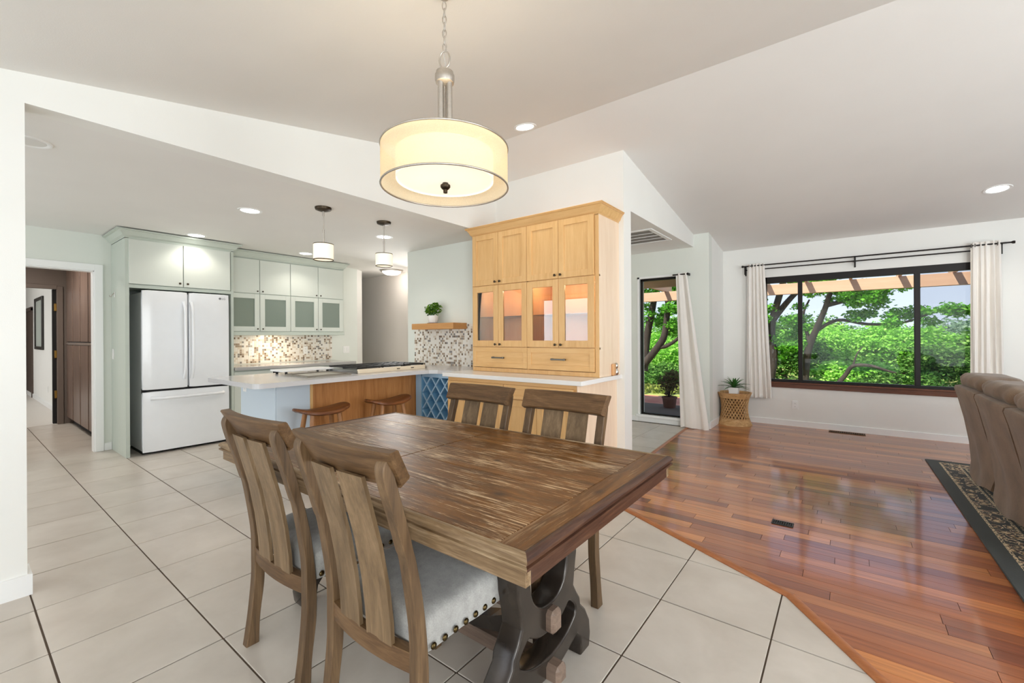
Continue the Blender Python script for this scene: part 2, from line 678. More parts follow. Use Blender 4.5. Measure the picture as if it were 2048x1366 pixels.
# sheer lamp shade (lets light through) and lit inner drum
m = N('sheer_organza')
m.t.nodes.remove(m.b)
tr = m.n('BsdfTransparent')
tl = m.n('BsdfTranslucent')
df = m.n('BsdfDiffuse')
tl.inputs[0].default_value = C(255, 240, 208)
df.inputs[0].default_value = C(255, 240, 208)
a1 = m.n('MixShader'); a2 = m.n('MixShader')
a1.inputs[0].default_value = .5
m.l(tl.outputs[0], a1.inputs[1]); m.l(df.outputs[0], a1.inputs[2])
wv = m.noise(m.coords('Object'), 300, 1)
m.l(m.math('ADD', m.math('MULTIPLY', wv, .2), .45), a2.inputs[0])
m.l(tr.outputs[0], a2.inputs[1]); m.l(a1.outputs[0], a2.inputs[2])
m.l(a2.outputs[0], m.out.inputs[0])
M_sheer = m.mat
M_drum = glow('lit_linen_drum', (1, .90, .72, 1), .56, C(250, 240, 220))
M_diffuser = glow('lit_glass_diffuser', (1, .91, .74, 1), .58, C(250, 240, 220))
M_pshade = glow('lit_pendant_shade', (1, .86, .64, 1), .40, C(245, 236, 220))

# mosaic colours
MOS = [plain('mosaic_white', C(238, 234, 226), .2), plain('mosaic_cream', C(222, 212, 196), .2), plain('mosaic_taupe', C(170, 152, 132), .2),
       plain('mosaic_grey', C(142, 138, 133), .2), plain('mosaic_brown', C(126, 106, 86), .2)]
M_mosgrout = paint('mosaic_grout', C(226, 222, 214), .8)

# outdoor
M_pergola = wood('pergola_paint', [C(200, 160, 128), C(214, 176, 144)], 0, .6, .6, .05, .05)
M_bark = wood('bark', [C(34, 28, 24), C(58, 49, 42), C(80, 70, 60)], 2, 2.0, .9, .8, .1, world=True, stretch=4)
m = N('lawn')
v = m.coords('World')
m.color(m.ramp(m.noise(v, 1.2, 4), [(.35, C(120, 140, 60)), (.6, C(176, 176, 100)), (.8, C(150, 160, 80))]))
m.set(.9, spec=.1)
m.bump(m.noise(v, 60, 3), .6, .03)
M_lawn = m.mat
m = N('red_patio_concrete')
v = m.coords('World')
m.color(m.ramp(m.noise(v, 4, 4), [(.3, C(176, 104, 84)), (.7, C(204, 140, 114))]))
m.set(.8, spec=.2)
M_patio = m.mat


def leafmat(name, a, b, c):
    m = N(name)
    m.t.nodes.remove(m.b)
    at = m.n('Attribute', attribute_name='shade')
    col = m.ramp(at.outputs['Fac'], [(0, a), (.5, b), (1, c)])
    d = m.n('BsdfDiffuse')
    t = m.n('BsdfTranslucent')
    mx = m.n('MixShader')
    mx.inputs[0].default_value = .35
    m.l(col, d.inputs[0]); m.l(col, t.inputs[0])
    m.l(d.outputs[0], mx.inputs[1]); m.l(t.outputs[0], mx.inputs[2])
    m.l(mx.outputs[0], m.out.inputs[0])
    return m.mat


M_leafA = leafmat('oak_leaves', C(52, 108, 30), C(98, 170, 50), C(150, 212, 84))
M_leafB = leafmat('bright_bush_leaves', C(92, 156, 50), C(144, 208, 76), C(200, 238, 136))
M_leafC = leafmat('dark_bush_leaves', C(56, 96, 44), C(92, 140, 62), C(150, 190, 100))
M_leafD = leafmat('haze_pale_leaves', C(110, 140, 112), C(140, 168, 136), C(172, 196, 160))  # greyed, paler leaf colour stands in for haze over distance
M_leafE = leafmat('houseplant_leaves', C(44, 84, 28), C(84, 130, 44), C(130, 168, 64))
M_leafF = leafmat('dry_potted_leaves', C(70, 62, 48), C(104, 92, 66), C(120, 130, 80))

# rug: dark green field with tan patterned bands, from the rug's own coordinates (origin at its far left corner)
m = N('patterned_rug')
tc = m.n('TexCoord')
sx = m.n('SeparateXYZ')
m.l(tc.outputs['Object'], sx.inputs[0])
dist = m.math('MINIMUM', sx.outputs['X'], m.math('MULTIPLY', sx.outputs['Y'], -1.0))
nz = m.noise(m.coords('Object'), 55, 2)
vor = m.n('TexVoronoi')
vor.inputs['Scale'].default_value = 16
m.l(m.coords('Object'), vor.inputs['Vector'])
pat = m.math('ADD', m.math('MULTIPLY', vor.outputs['Distance'], .9), m.math('MULTIPLY', nz, .5))
dk, tan_, gold = C(34, 36, 33), C(226, 204, 166), C(170, 140, 98)
motif = m.ramp(pat, [(.0, dk), (.22, tan_), (.44, gold), (.52, dk), (.62, C(96, 60, 48)), (.68, tan_), (.74, dk)], 'CONSTANT')
stripe = m.ramp(m.noise(m.coords('Object'), 90, 1), [(.0, dk), (.47, tan_)], 'CONSTANT')
rb = m.n('ValToRGB')
rb.color_ramp.interpolation = 'CONSTANT'
for p, c in ((0, 0), (.13, .5), (.1, 1), (.205, .5), (.222, 0), (.235, .5), (.252, 0), (.262, 1), (.30, .5), (.315, 0), (.36, 1)):
    if p == 0:
        rb.color_ramp.elements[0].position = 0; rb.color_ramp.elements[0].color = (0, 0, 0, 1)
    elif p == .13:
        rb.color_ramp.elements[1].position = .085; rb.color_ramp.elements[1].color = (c, c, c, 1)
    else:
        e = rb.color_ramp.elements.new(p); e.color = (c, c, c, 1)
m.l(dist, rb.inputs[0])
isA = m.math('GREATER_THAN', rb.outputs[0], .75)
isB = m.math('MULTIPLY', m.math('GREATER_THAN', rb.outputs[0], .25), m.math('LESS_THAN', rb.outputs[0], .75))
col = m.mix(isB, m.mix(isA, m.mix(m.noise(m.coords('Object'), 3, 2), C(24, 28, 28), C(48, 54, 48)), motif), stripe)
m.color(col)
m.set(.95, spec=.1, sheen=.2)
m.bump(m.noise(m.coords('Object'), 260, 2), .5, .003)
M_rug = m.mat
# ================================================================== the setting
XS, ZK, YB, XE = -3.19, 2.41, 3.86, -1.645
YW, YH = 7.04, 6.20
RY, RZ, SL, SRr = 3.195, 3.086, 0.179, -0.155


def vz(y):
    return RZ + SL * (y - RY) if y < RY else RZ + SRr * (y - RY)


# floor slabs (grout shows in the joints)
b = MB()
b.box(-22, 4.2, -2.7, 8.0, -.10, -.004)
floor = struct(b.build('floor', M_grout))
T, TX0, TY0 = .45349, -5.6942, .7019
P1, P2 = (-1.57, 3.13), (-.22, 2.455)
P3 = (1.6, .076)
P0 = (-1.72, 6.2)


def clip(poly, a, bb):
    """keep the part left of the directed line a->bb"""
    out = []
    dx, dy = bb[0] - a[0], bb[1] - a[1]

    def side(p):
        return dx * (p[1] - a[1]) - dy * (p[0] - a[0])
    for i in range(len(poly)):
        p, q = poly[i], poly[(i + 1) % len(poly)]
        sp, sq = side(p), side(q)
        if sp >= 0: out.append(p)
        if (sp >= 0) != (sq >= 0):
            t = sp / (sp - sq)
            out.append((p[0] + (q[0] - p[0]) * t, p[1] + (q[1] - p[1]) * t))
    return out


def in_view(x, y, z, mg=90):
    d = Vector((x, y, z - CAMH))
    dep = d.dot(F_)
    if dep < .3: return False
    px = 1024 + 871.1 * d.dot(RR) / dep
    py = 673 - 871.1 * d.dot(UU) / dep
    return -mg < px < 2048 + mg and -mg < py < 1366 + mg


tile_me = None
rest = MB()
n_t = 0
for i in range(-36, 18):
    for j in range(-8, 15):
        x0, y0 = TX0 + i * T, TY0 + j * T
        cx, cy = x0 + T / 2, y0 + T / 2
        if cy > 6.25 or x0 < -9.4 or cx > 2.2 or cy < -2.6: continue
        g = .0034
        poly = [(x0 + g, y0 + g), (x0 + T - g, y0 + g), (x0 + T - g, y0 + T - g), (x0 + g, y0 + T - g)]
        if cy > 3.13 + .1:
            pc = clip(poly, P1, P0)
        else:
            pc = clip(clip(poly, P2, P1), P3, P2)
        if len(pc) < 3: continue
        ar = abs(sum(pc[k][0] * pc[(k + 1) % len(pc)][1] - pc[(k + 1) % len(pc)][0] * pc[k][1] for k in range(len(pc)))) / 2
        if ar < .002: continue
        hid = (cx < -5.98 and cy > 1.3) or (cx < -3.3 and cy > 3.5 and cx > -4.6) or (cx < -2.9 and cy > 3.4) or (cx < XS + .1 and cy < .1 and cx > -6.4) or (cx < -6.6 and cy > 1.1) or (cx < -6.6 and cy < .3)
        vis = in_view(cx, cy, 0) and not hid
        if not vis:
            rest.prism(pc, 'z', -.003, 0)
            continue
        n_t += 1
        full = abs(ar - (T - 2 * g) ** 2) < 1e-6
        if full and tile_me is not None:
            o = bpy.data.objects.new('tile', tile_me)
            COL.objects.link(o)
            o.parent = floor
            o.location = (cx, cy, 0)
        else:
            mb = MB()
            if full:
                mb.box(-T / 2 + g, T / 2 - g, -T / 2 + g, T / 2 - g, -.006, 0, 0, .0015)
            else:
                mb.prism([(p[0] - cx, p[1] - cy) for p in pc], 'z', -.006, 0)
            o = mb.build('tile', M_tile, floor, local=True)
            o.location = (cx, cy, 0)
            if full: tile_me = o.data
tag(rest.build('tile_field', M_tile, floor), kind='stuff')

# strip flooring
b = MB()
b.prism([P1, P2, P3, (4.2, .076), (4.2, 7.1), (-1.45, 7.1), (-1.45, 6.2), P0], 'z', -.003, -.001)
hard = struct(b.build('floor', M_sub))
PW = .0826
rest = MB()
y = .62
rowi = 0
n_p = 0
while y < 7.04:
    y1 = min(y + PW, 7.04)

    def left(yy):
        if yy > 6.2: return -1.45
        if yy > P1[1]: return P1[0] + (yy - P1[1]) * (P0[0] - P1[0]) / (P0[1] - P1[1])
        if yy > P2[1]: return P2[0] + (yy - P2[1]) * (P1[0] - P2[0]) / (P1[1] - P2[1])
        return P2[0] + (yy - P2[1]) * (P3[0] - P2[0]) / (P3[1] - P2[1])
    g = .0010
    la, lb = left(y + g), left(y1 - g)
    x = min(la, lb)
    first = True
    xr_lim = max(.214 * y + .45, x + .3)
    k = (rowi * 0.618034) % 1.0
    x_next = x + .25 + k * .9
    while x < 4.15:
        xe = min(x_next, 4.2)
        a0, a1 = (la, lb) if first else (x + g, x + g)
        poly = [(a0, y + g), (xe - g, y + g), (xe - g, y1 - g), (a1, y1 - g)]
        if xe - max(a0, a1) > .02:
            if x < xr_lim and in_view((x + xe) / 2, y, 0, 260):
                n_p += 1
                mb = MB()
                mb.prism([(p[0] - x, p[1] - y) for p in poly], 'z', -.002, .006)
                o = mb.build('plank', M_plank, hard, local=True)
                o.location = (x, y, 0)
            else:
                rest.prism(poly, 'z', -.002, .006)
        x = xe
        first = False
        x_next = x + R.choice((.42, .55, .7, .85, 1.0, 1.15, 1.3)) * R.uniform(.9, 1.1)
    y = y1
    rowi += 1
tag(rest.build('plank_field', M_plank, hard), kind='stuff')
print('tiles', n_t, 'planks', n_p)

# wooden reducer strip along the tile
M_strip = wood('reducer_strip_wood', [C(150, 88, 50), C(176, 112, 66)], 0, 1.0, .3, .03, .05)


def strip(name, a, c, w=.045):
    d = Vector((c[0] - a[0], c[1] - a[1], 0)).normalized()
    nrm = Vector((-d.y, d.x, 0))
    mb = MB()
    prof = [(-w / 2, 0), (-w / 2, .004), (-w / 4, .013), (w / 4, .014), (w / 2, .0075), (w / 2, 0)]
    va = [Vector((a[0], a[1], 0)) + nrm * p[0] + Vector((0, 0, p[1])) for p in prof]
    vb = [Vector((c[0], c[1], 0)) + nrm * p[0] + Vector((0, 0, p[1])) for p in prof]
    n = len(prof)
    mb.add(va + vb, [(i, (i + 1) % n, n + (i + 1) % n, n + i) for i in range(n)] + [tuple(range(n))[::-1], tuple(range(n, 2 * n))])
    return struct(mb.build(name, M_strip, smooth=50))


strip('trim_1', P0, P1)
strip('trim_2', (P1[0], P1[1]), (P2[0] + .01, P2[1] - .005))
strip('trim_3', P2, P3)

# ceilings
b = MB()
for (ya, yb) in ((-2.6, RY), (RY, 7.2)):
    b.prism([(ya, vz(ya)), (yb, vz(yb)), (yb, vz(yb) + .2), (ya, vz(ya) + .2)], 'x', -3.3, 4.2)
struct(b.build('ceiling', M_ceil))
b = MB()
b.box(-9.2, XS - .13, -2.6, 5.2, ZK, ZK + .15)
struct(b.build('ceiling', M_ceil))
b = MB()
b.box(-6.0, XE - .16, YB + .17, 6.3, 2.45, 2.6)
struct(b.build('ceiling', M_ceil))

# left wall with the bulkhead over the kitchen opening
b = MB()
b.prism([(-2.5, 0), (.241, 0), (.241, ZK), (YB, ZK), (YB, vz(YB) + .02), (RY, RZ + .02), (-2.5, vz(-2.5) + .02)], 'x', XS - .13, XS)
struct(b.build('wall_left', M_wall))
b = MB()
b.box(XS, XS + .016, -2.5, .257, 0, .10)
b.box(XS - .146, XS, .241, .257, 0, .10)
struct(b.build('baseboard_left', M_trim))

# hutch wall: full height on the dining side, up to the kitchen ceiling beyond the bulkhead
b = MB()
b.prism([(XS - .13, 0), (XE, 0), (XE, vz(YB) + .02), (XS - .13, vz(YB) + .02)], 'y', YB, YB + .17)
struct(b.build('wall_back', M_wall))
b = MB()
b.box(-4.76, XS - .13, YB, YB + .17, 0, ZK)
struct(b.build('wall_kitchen_back', M_sage_wall))

# header over the hall opening
b = MB()
b.prism([(YB + .17, 2.45), (YH + .02, 2.45), (YH + .02, vz(YH) + .02), (YB + .17, vz(YB + .17) + .02)], 'x', XE - .16, XE)
struct(b.build('wall_header', M_wall))

# hall window wall with the tall window
HX0, HX1, HZ0, HZ1 = -2.40, -1.78, .105, 2.075
b = MB()
for (x0, x1, z0, z1) in ((-6.0, HX0, 0, 2.75), (HX1, -1.45, 0, 2.75), (HX0, HX1, 0, HZ0), (HX0, HX1, HZ1, 2.75)):
    b.box(x0, x1, YH, YH + .16, z0, z1)
struct(b.build('wall_hall', M_sage_wall))
b = MB()
b.box(-1.58, -1.45, YH + .16, YW, 0, 2.75)
struct(b.build('wall_jog', M_wall))
b = MB()
b.box(-1.45, -1.436, YH - .016, YW, 0, .10, 0, .004)
struct(b.build('baseboard_jog', M_trim))
b = MB()
b.box(-6, HX0 - .03, YH - .016, YH, 0, .075, 0, .004)
b.box(HX0 - .03, -1.45, YH - .016, YH, 0, .075, 0, .004)
struct(b.build('baseboard_hall', M_trim))

w1 = struct(MB().box(HX0 - .035, HX0, YH - .012, YH + .02, HZ0 - .03, HZ1 + .03, 0, .003).box(HX0 - .035, HX1 + .035, YH - .012, YH + .02, HZ1, HZ1 + .032, 0, .003)
            .box(HX0 - .06, HX1 + .06, YH - .035, YH + .02, HZ0 - .035, HZ0, 0, .004).box(HX1, HX1 + .035, YH - .012, YH + .02, HZ0, HZ1 + .03, 0, .003).build('window_1', M_trim))
f_ = MB()
f_.box(HX0, HX0 + .022, YH + .03, YH + .08, HZ0, HZ1)
f_.box(HX1 - .022, HX1, YH + .03, YH + .08, HZ0, HZ1)
f_.box(HX0, HX1, YH + .03, YH + .08, HZ1 - .03, HZ1)
f_.box(HX0, HX1, YH + .03, YH + .08, HZ0, HZ0 + .022)
f_.build('window_frame', M_winframe, w1)
MB().box(HX0 + .022, HX1 - .022, YH + .052, YH + .056, HZ0 + .022, HZ1 - .03).build('pane', M_glass, w1)

# big window wall
GX0, GX1, GZ0, GZ1 = -.93, 1.30, .60, 2.058
b = MB()
for (x0, x1, z0, z1) in ((-1.58, GX0, 0, 2.6), (GX1, 4.2, 0, 2.6), (GX0, GX1, 0, GZ0), (GX0, GX1, GZ1, 2.6)):
    b.box(x0, x1, YW, YW + .16, z0, z1)
struct(b.build('wall_window', M_wall))
b = MB()
b.box(-1.436, 4.2, YW - .015, YW, 0, .085, 0, .004)
struct(b.build('baseboard_window', M_trim))
w2 = MB()
fy0, fy1 = YW + .01, YW + .075
w2.box(GX0, GX1, fy0, fy1, GZ1 - .085, GZ1)
w2.box(GX0, GX1, fy0, fy1, GZ0, GZ0 + .035)
w2.box(GX0, GX0 + .04, fy0, fy1, GZ0, GZ1)
w2.box(GX1 - .04, GX1, fy0, fy1, GZ0, GZ1)
win2 = struct(w2.build('window_2', M_winframe))
for xa, xb in ((-.525, -.475), (.642, .695)):
    MB().box(xa, xb, fy0, fy1 + .01, GZ0 + .03, GZ1 - .08, 0, .004).build('mullion', M_winframe, win2)
for xa, xb in ((GX0 + .04, -.525), (-.475, .642), (.695, GX1 - .04)):
    MB().box(xa, xb, fy0 + .03, fy0 + .034, GZ0 + .035, GZ1 - .085).build('pane', M_glass, win2)
# insect screen on the sliding sash
m = N('insect_screen')
m.color(C(60, 66, 68))
m.set(.9, spec=.1)
m.b.inputs['Alpha'].default_value = .16
MB().box(.70, GX1 - .04, fy1 + .012, fy1 + .013, GZ0 + .035, GZ1 - .085).build('insect_screen', m.mat, win2)
MB().box(GX0 - .05, GX1 + .05, YW - .05, YW + .02, GZ0 - .016, GZ0 + .002, 0, .004).box(GX0 - .03, GX1 + .03, YW - .022, YW + .0, GZ0 - .075, GZ0 - .016, 0, .003).build('window_sill', M_sill, win2)

# rear wall and invented right wall behind the photographer, with openings cut for the daylight and fill lamps
b = MB()
for (x0, x1, z0, z1) in ((-3.3, -3.14, 0, 2.9), (-2.18, -2.1, 0, 2.9), (2.5, 2.66, 0, 2.9), (3.9, 4.2, 0, 2.9), (-3.14, 3.9, 2.42, 2.9), (-3.14, 3.9, 0, .14)):
    b.box(x0, x1, -2.6, -2.45, z0, z1)
struct(b.build('wall_rear', M_wall))
b = MB()
for (y0, y1, z0, z1) in ((-2.6, -2.02, 0, 3.2), (6.02, 7.2, 0, 3.2), (-2.02, 6.02, 2.42, 3.2), (-2.02, 6.02, 0, .38)):
    b.box(3.95, 4.1, y0, y1, z0, z1)
struct(b.build('wall_right', M_wall))

# kitchen far wall with the doorway
DX = -6.6
DY0, DY1, DZ = .23, 1.01, 2.01
b = MB()
for (y0, y1, z0, z1) in ((-2.6, DY0, 0, ZK), (DY1, 4.27, 0, ZK), (DY0, DY1, DZ, ZK)):
    b.box(DX - .12, DX, y0, y1, z0, z1)
struct(b.build('wall_kitchen', M_sage_wall))
b = MB()
b.prism([(DX - .01, 4.26), (DX, 4.27), (DX - .13, 4.45), (DX - .3, 4.45), (DX - .3, 4.3)], 'z', 0, ZK)
struct(b.build('wall_corner', M_wall))
b = MB()
b.box(-9.0, -3.5, 5.03, 5.15, 0, ZK)
struct(b.build('wall_hall_end', M_hallwall))
b = MB()
b.box(-9.2, DX, -2.6, -2.48, 0, ZK).box(DX, XS - .1, -2.6, -2.48, 0, .75).box(DX, XS - .1, -2.6, -2.48, 2.2, ZK).box(DX, -6.2, -2.6, -2.48, .75, 2.2).box(-3.6, XS - .1, -2.6, -2.48, .75, 2.2)
struct(b.build('wall_kitchen_rear', M_wall))
d1 = MB()
d1.box(DX, DX + .018, DY1 - .005, DY1 + .068, 0, DZ + .068, 0, .004)
d1.box(DX, DX + .018, DY0 - .068, DY0 + .005, 0, DZ + .068, 0, .004)
d1.box(DX, DX + .018, DY0, DY1, DZ - .005, DZ + .068, 0, .004)
d1.box(DX - .12, DX, DY1 - .014, DY1 + .001, 0, DZ).box(DX - .12, DX, DY0 - .001, DY0 + .014, 0, DZ).box(DX - .12, DX, DY0, DY1, DZ - .014, DZ + .001)
struct(d1.build('door_1', M_trim))
b = MB()
b.box(DX, DX + .014, DY1 + .068, 1.146, 0, .085, 0, .004)
struct(b.build('baseboard_kitchen', M_trim))

# passage behind the doorway, its end wall, and the bright room beyond
XI = -9.2
b = MB()
b.box(XI - .12, XI, -.6, .22, 0, ZK).box(XI - .12, XI, 1.02, 1.75, 0, ZK).box(XI - .12, XI, .22, 1.02, 1.99, ZK)
struct(b.build('wall_passage_end', M_browntrim))
d2 = MB()
d2.box(XI, XI + .02, 1.0, 1.065, 0, 2.03, 0, .004)
d2.box(XI, XI + .02, .16, 1.0, 1.985, 2.045, 0, .004)
d2.box(XI - .13, XI, 1.0, 1.02, 0, 1.99)
dd2 = struct(d2.build('door_2', M_browntrim))
MB().box(XI - .12, XI - .06, .96, 1.0, .01, 1.985, 0, .002).build('door_leaf', M_dark, dd2)
for z in (.44, 1.03, 1.72):
    MB().box(XI - .062, XI - .004, .975, 1.001, z - .055, z + .055, 0, .004).build('hinge', M_brass, dd2)
b = MB()
b.box(-22, XI - .12, 1.147, 1.27, 0, 2.7).box(-22, -21.9, -3, 1.2, 0, 2.7).box(-22, XI - .12, -3.1, -3, 0, 2.7)
struct(b.build('wall_far_room', M_wall))
b = MB()
b.box(-22, XI - .1, -3.1, 1.3, 2.6, 2.75)
struct(b.build('ceiling', M_ceil))
b = MB()
b.box(-22, XI - .02, -3, 1.15, -.004, .004)
struct(b.build('floor', paint('pale_far_floor', C(214, 208, 200), .4)))
b = MB()
b.box(-22, XI - .12, 1.13, 1.147, 0, .09, 0, .003)
struct(b.build('baseboard_far_room', M_trim))
b = MB()
b.box(-14.95, -14.86, 1.12, 1.147, 0, 1.93).box(-13.9, -13.81, 1.12, 1.147, 0, 1.93).box(-14.95, -13.81, 1.12, 1.147, 1.87, 1.95).box(-14.87, -13.9, 1.135, 1.147, .01, 1.88)
struct(b.build('door_3', plain('dark_brown_door', C(84, 70, 62), .5)))
b = MB()
b.box(-9.2, DX - .12, 1.75, 1.87, 0, ZK).box(-9.2, DX - .12, -.6, -.48, 0, ZK)
struct(b.build('wall_passage', M_wall))

p = thing('picture', 'tall dark-framed picture hanging in the bright room beyond the passage', 'picture', (-12.65, 1.147, 1.55))
b = MB()
for x0, x1, z0, z1 in ((-13.28, -13.2, 1.05, 2.08), (-12.2, -12.12, 1.05, 2.08), (-13.2, -12.2, 1.05, 1.11), (-13.2, -12.2, 2.02, 2.08)):
    b.box(x0, x1, 1.115, 1.147, z0, z1, 0, .005)
b.build('picture_frame', plain('dark_frame', C(52, 48, 44), .4), p)
MB().box(-13.2, -12.2, 1.135, 1.146, 1.11, 2.02).build('print', paint('pale_print', C(196, 204, 196), .3), p)


def outlet(name, label, cat, c, axis, sgn, w=.07, h=.115, mat_=None, rocker=False, group=None):
    """c centre on the wall face; axis 'x' or 'y' is the wall normal, sgn its direction"""
    t = thing(name, label, cat, c, 0, group)

    def bx(u0, u1, z0, z1, d0, d1, ch=0):
        if axis == 'y':
            return MB().box(c[0] + u0, c[0] + u1, c[1] + sgn * d0, c[1] + sgn * d1, c[2] + z0, c[2] + z1, 0, ch)
        return MB().box(c[0] + sgn * d0, c[0] + sgn * d1, c[1] + u0, c[1] + u1, c[2] + z0, c[2] + z1, 0, ch)
    pl = bx(-w / 2, w / 2, -h / 2, h / 2, 0, .006, .002).build('cover_plate', mat_ or M_white, t)
    k = max(1, round(w / .06))
    for i in range(k):
        u = (i - (k - 1) / 2) * .045
        if rocker:
            bx(u - .016, u + .016, -.033, .033, .006, .010, .001).build('rocker', M_white, t)
        else:
            for zz in (-.02, .02):
                s_ = bx(u - .016, u + .016, zz - .013, zz + .013, .006, .008, .001).build('socket', M_white, t)
                for du in (-.006, .004):
                    bx(u + du, u + du + .002, zz - .004, zz + .006, .008, .0083).build('slot', M_dark, s_)
    return t


outlet('wall_outlet', 'white wall outlet low on the wall under the big window', 'outlet', (-.562, YW, .295), 'y', -1)
outlet('wall_outlet', 'white wall outlet low on the wall of the far bright room', 'outlet', (-11.65, 1.147, .33), 'y', -1)
outlet('light_switch', 'white double light switch plate on the wall right of the mosaic splashback', 'switch', (DX, 4.06, 1.05), 'x', 1, .115, .115, None, True)
outlet('wall_outlet', 'white outlet in the lit mosaic splashback near the refrigerator cabinet', 'outlet', (DX + .006, 2.60, 1.06), 'x', 1)
outlet('wall_outlet', 'white outlet in the mosaic splashback near its right end', 'outlet', (DX + .006, 3.37, 1.06), 'x', 1)
# ================================================================== kitchen
def shaker(mb, axis, f, s, u0, u1, z0, z1, rail=.06, th=.02, rec=.008):
    """frame-and-panel door front; axis is the normal, f the front face coordinate, s outward sign"""
    def bx(a0, a1, c0, c1, d0, d1, ch=0):
        if axis == 'y': mb.box(a0, a1, f - s * d1, f - s * d0, c0, c1, 0, ch)
        else: mb.box(f - s * d1, f - s * d0, a0, a1, c0, c1, 0, ch)
    bx(u0, u0 + rail, z0, z1, 0, th, .0015)
    bx(u1 - rail, u1, z0, z1, 0, th, .0015)
    bx(u0 + rail, u1 - rail, z1 - rail, z1, 0, th, .0015)
    bx(u0 + rail, u1 - rail, z0, z0 + rail, 0, th, .0015)
    if rec is not None:
        bx(u0 + rail - .002, u1 - rail + .002, z0 + rail - .002, z1 - rail + .002, rec, th - .002)
    return mb


def knob(parent, p, d, mat_=None, s=.011):
    """square knob at p on a face with outward direction d"""
    mb = MB()
    d = Vector(d)
    q = Vector(p)
    mb.cyl(q, q + d * .014, .005, n=8)
    e = q + d * .014
    if abs(d.x) > .5: mb.box(e.x, e.x + d.x * .011, e.y - s, e.y + s, e.z - s, e.z + s, 0, .004)
    else: mb.box(e.x - s, e.x + s, e.y, e.y + d.y * .011, e.z - s, e.z + s, 0, .004)
    return mb.build('knob', mat_ or M_bronze, parent)


def crown(path, z0, z1, proj):
    """crown moulding swept along a path of plan points; outward is to the right of travel"""
    prof = [(0, 0), (.012, 0), (.012, .12), (.3, .3), (.42, .5), (.72, .78), (.9, .82), (.9, .9), (1, .92), (1, 1), (0, 1)]
    prof = [(a * proj if a > .012 else a * proj, z0 + h * (z1 - z0)) for a, h in prof]
    mb = MB()
    n, k = len(prof), len(path)
    vs = []
    for i, p in enumerate(path):
        p = Vector(p)
        ns = []
        if i > 0:
            d = (Vector(path[i]) - Vector(path[i - 1])).normalized(); ns.append(Vector((d.y, -d.x)))
        if i < k - 1:
            d = (Vector(path[i + 1]) - Vector(path[i])).normalized(); ns.append(Vector((d.y, -d.x)))
        nn = ns[0] if len(ns) == 1 else (ns[0] + ns[1]) / (1 + ns[0].dot(ns[1]))
        for a, z in prof: vs.append((p.x + nn.x * a, p.y + nn.y * a, z))
    fs = []
    for i in range(k - 1):
        for j in range(n):
            fs.append((i * n + j, i * n + (j + 1) % n, (i + 1) * n + (j + 1) % n, (i + 1) * n + j))
    fs += [tuple(range(n))[::-1], tuple((k - 1) * n + j for j in range(n))]
    mb.add(vs, fs)
    return mb


# ---------------------------------------------------------------- refrigerator enclosure
fc = thing('refrigerator_cabinet', 'sage green tall cabinet surround built over the white refrigerator', 'cabinet', (-6.29, 1.66, 0))
b = MB()
b.box(DX + .001, -6.0, 1.147, 1.167, 0, 2.31).box(-6.0, -5.98, 1.147, 1.18, 0, 2.31)
b.build('side_panel', M_sage, fc)
b = MB()
b.box(DX + .001, -5.98, 2.135, 2.164, 0, 2.31, 0, .002)
b.build('side_panel', M_sage, fc)
b = MB()
b.box(DX + .001, -6.0, 1.1675, 2.1345, 1.80, 2.31)
b.box(-6.0, -5.98, 1.18, 2.1345, 1.79, 1.825).box(-6.0, -5.98, 1.18, 2.1345, 2.30, 2.33)
b.build('upper_box', M_sage, fc)
for y0, y1, ky in ((1.175, 1.645, 1.612), (1.652, 2.122, 1.685)):
    d = MB().box(-5.98, -5.961, y0, y1, 1.832, 2.302, 0, .002).build('door', M_sage2, fc)
    knob(d, (-5.961, ky, 1.868), (1, 0, 0))
crown([(DX, 1.147), (-5.98, 1.147), (-5.98, 2.165), (-6.2, 2.165)], 2.315, ZK - .012, .075).build('crown_moulding', M_sage, fc, smooth=25)
hk = thing('wall_hook', 'small white hook on the side of the green refrigerator cabinet', 'hook', (-6.42, 1.147, 1.735))
MB().box(-6.433, -6.407, 1.14, 1.147, 1.71, 1.77, 0, .003).build('backplate', M_white, hk)
MB().tube([(-6.42, 1.142, 1.76), (-6.42, 1.125, 1.74), (-6.42, 1.115, 1.715), (-6.42, 1.105, 1.712), (-6.42, 1.1, 1.73)], .004).build('hook_arm', M_nickel, hk)
outlet('light_switch', 'white switch plate low on the side of the green refrigerator cabinet', 'switch', (-6.51, 1.147, 1.08), 'y', -1, .07, .115, None, True)

# ---------------------------------------------------------------- refrigerator
fr = thing('refrigerator', 'white french door refrigerator with curved handles and bottom freezer drawer', 'refrigerator', (-6.25, 1.68, 0))
FX = -5.93
MB().box(-6.56, FX - .06, 1.285, 2.10, .03, 1.755, 0, .006).build('body', M_fridge, fr)
MB().box(-6.5, FX - .09, 1.29, 2.09, .0, .05).build('toe_grille', M_dark, fr)
MB().box(FX - .061, FX - .055, 1.275, 2.095, .66, .715).build('gasket', M_dark, fr)


def bow(w):  # slightly domed door front
    return (w.x, w.y, w.z)


dl = MB().rbox((FX - .03, 1.4765, 1.235), (.03, .2035, .537), .016, 6).build('door', M_fridge, fr, 40, weld=True)
dr = MB().rbox((FX - .03, 1.8935, 1.235), (.03, .2035, .537), .016, 6).build('door', M_fridge, fr, 40, weld=True)
dw = MB().rbox((FX - .03, 1.685, .352), (.03, .4115, .325), .016, 6).build('freezer_drawer', M_fridge, fr, 40, weld=True)


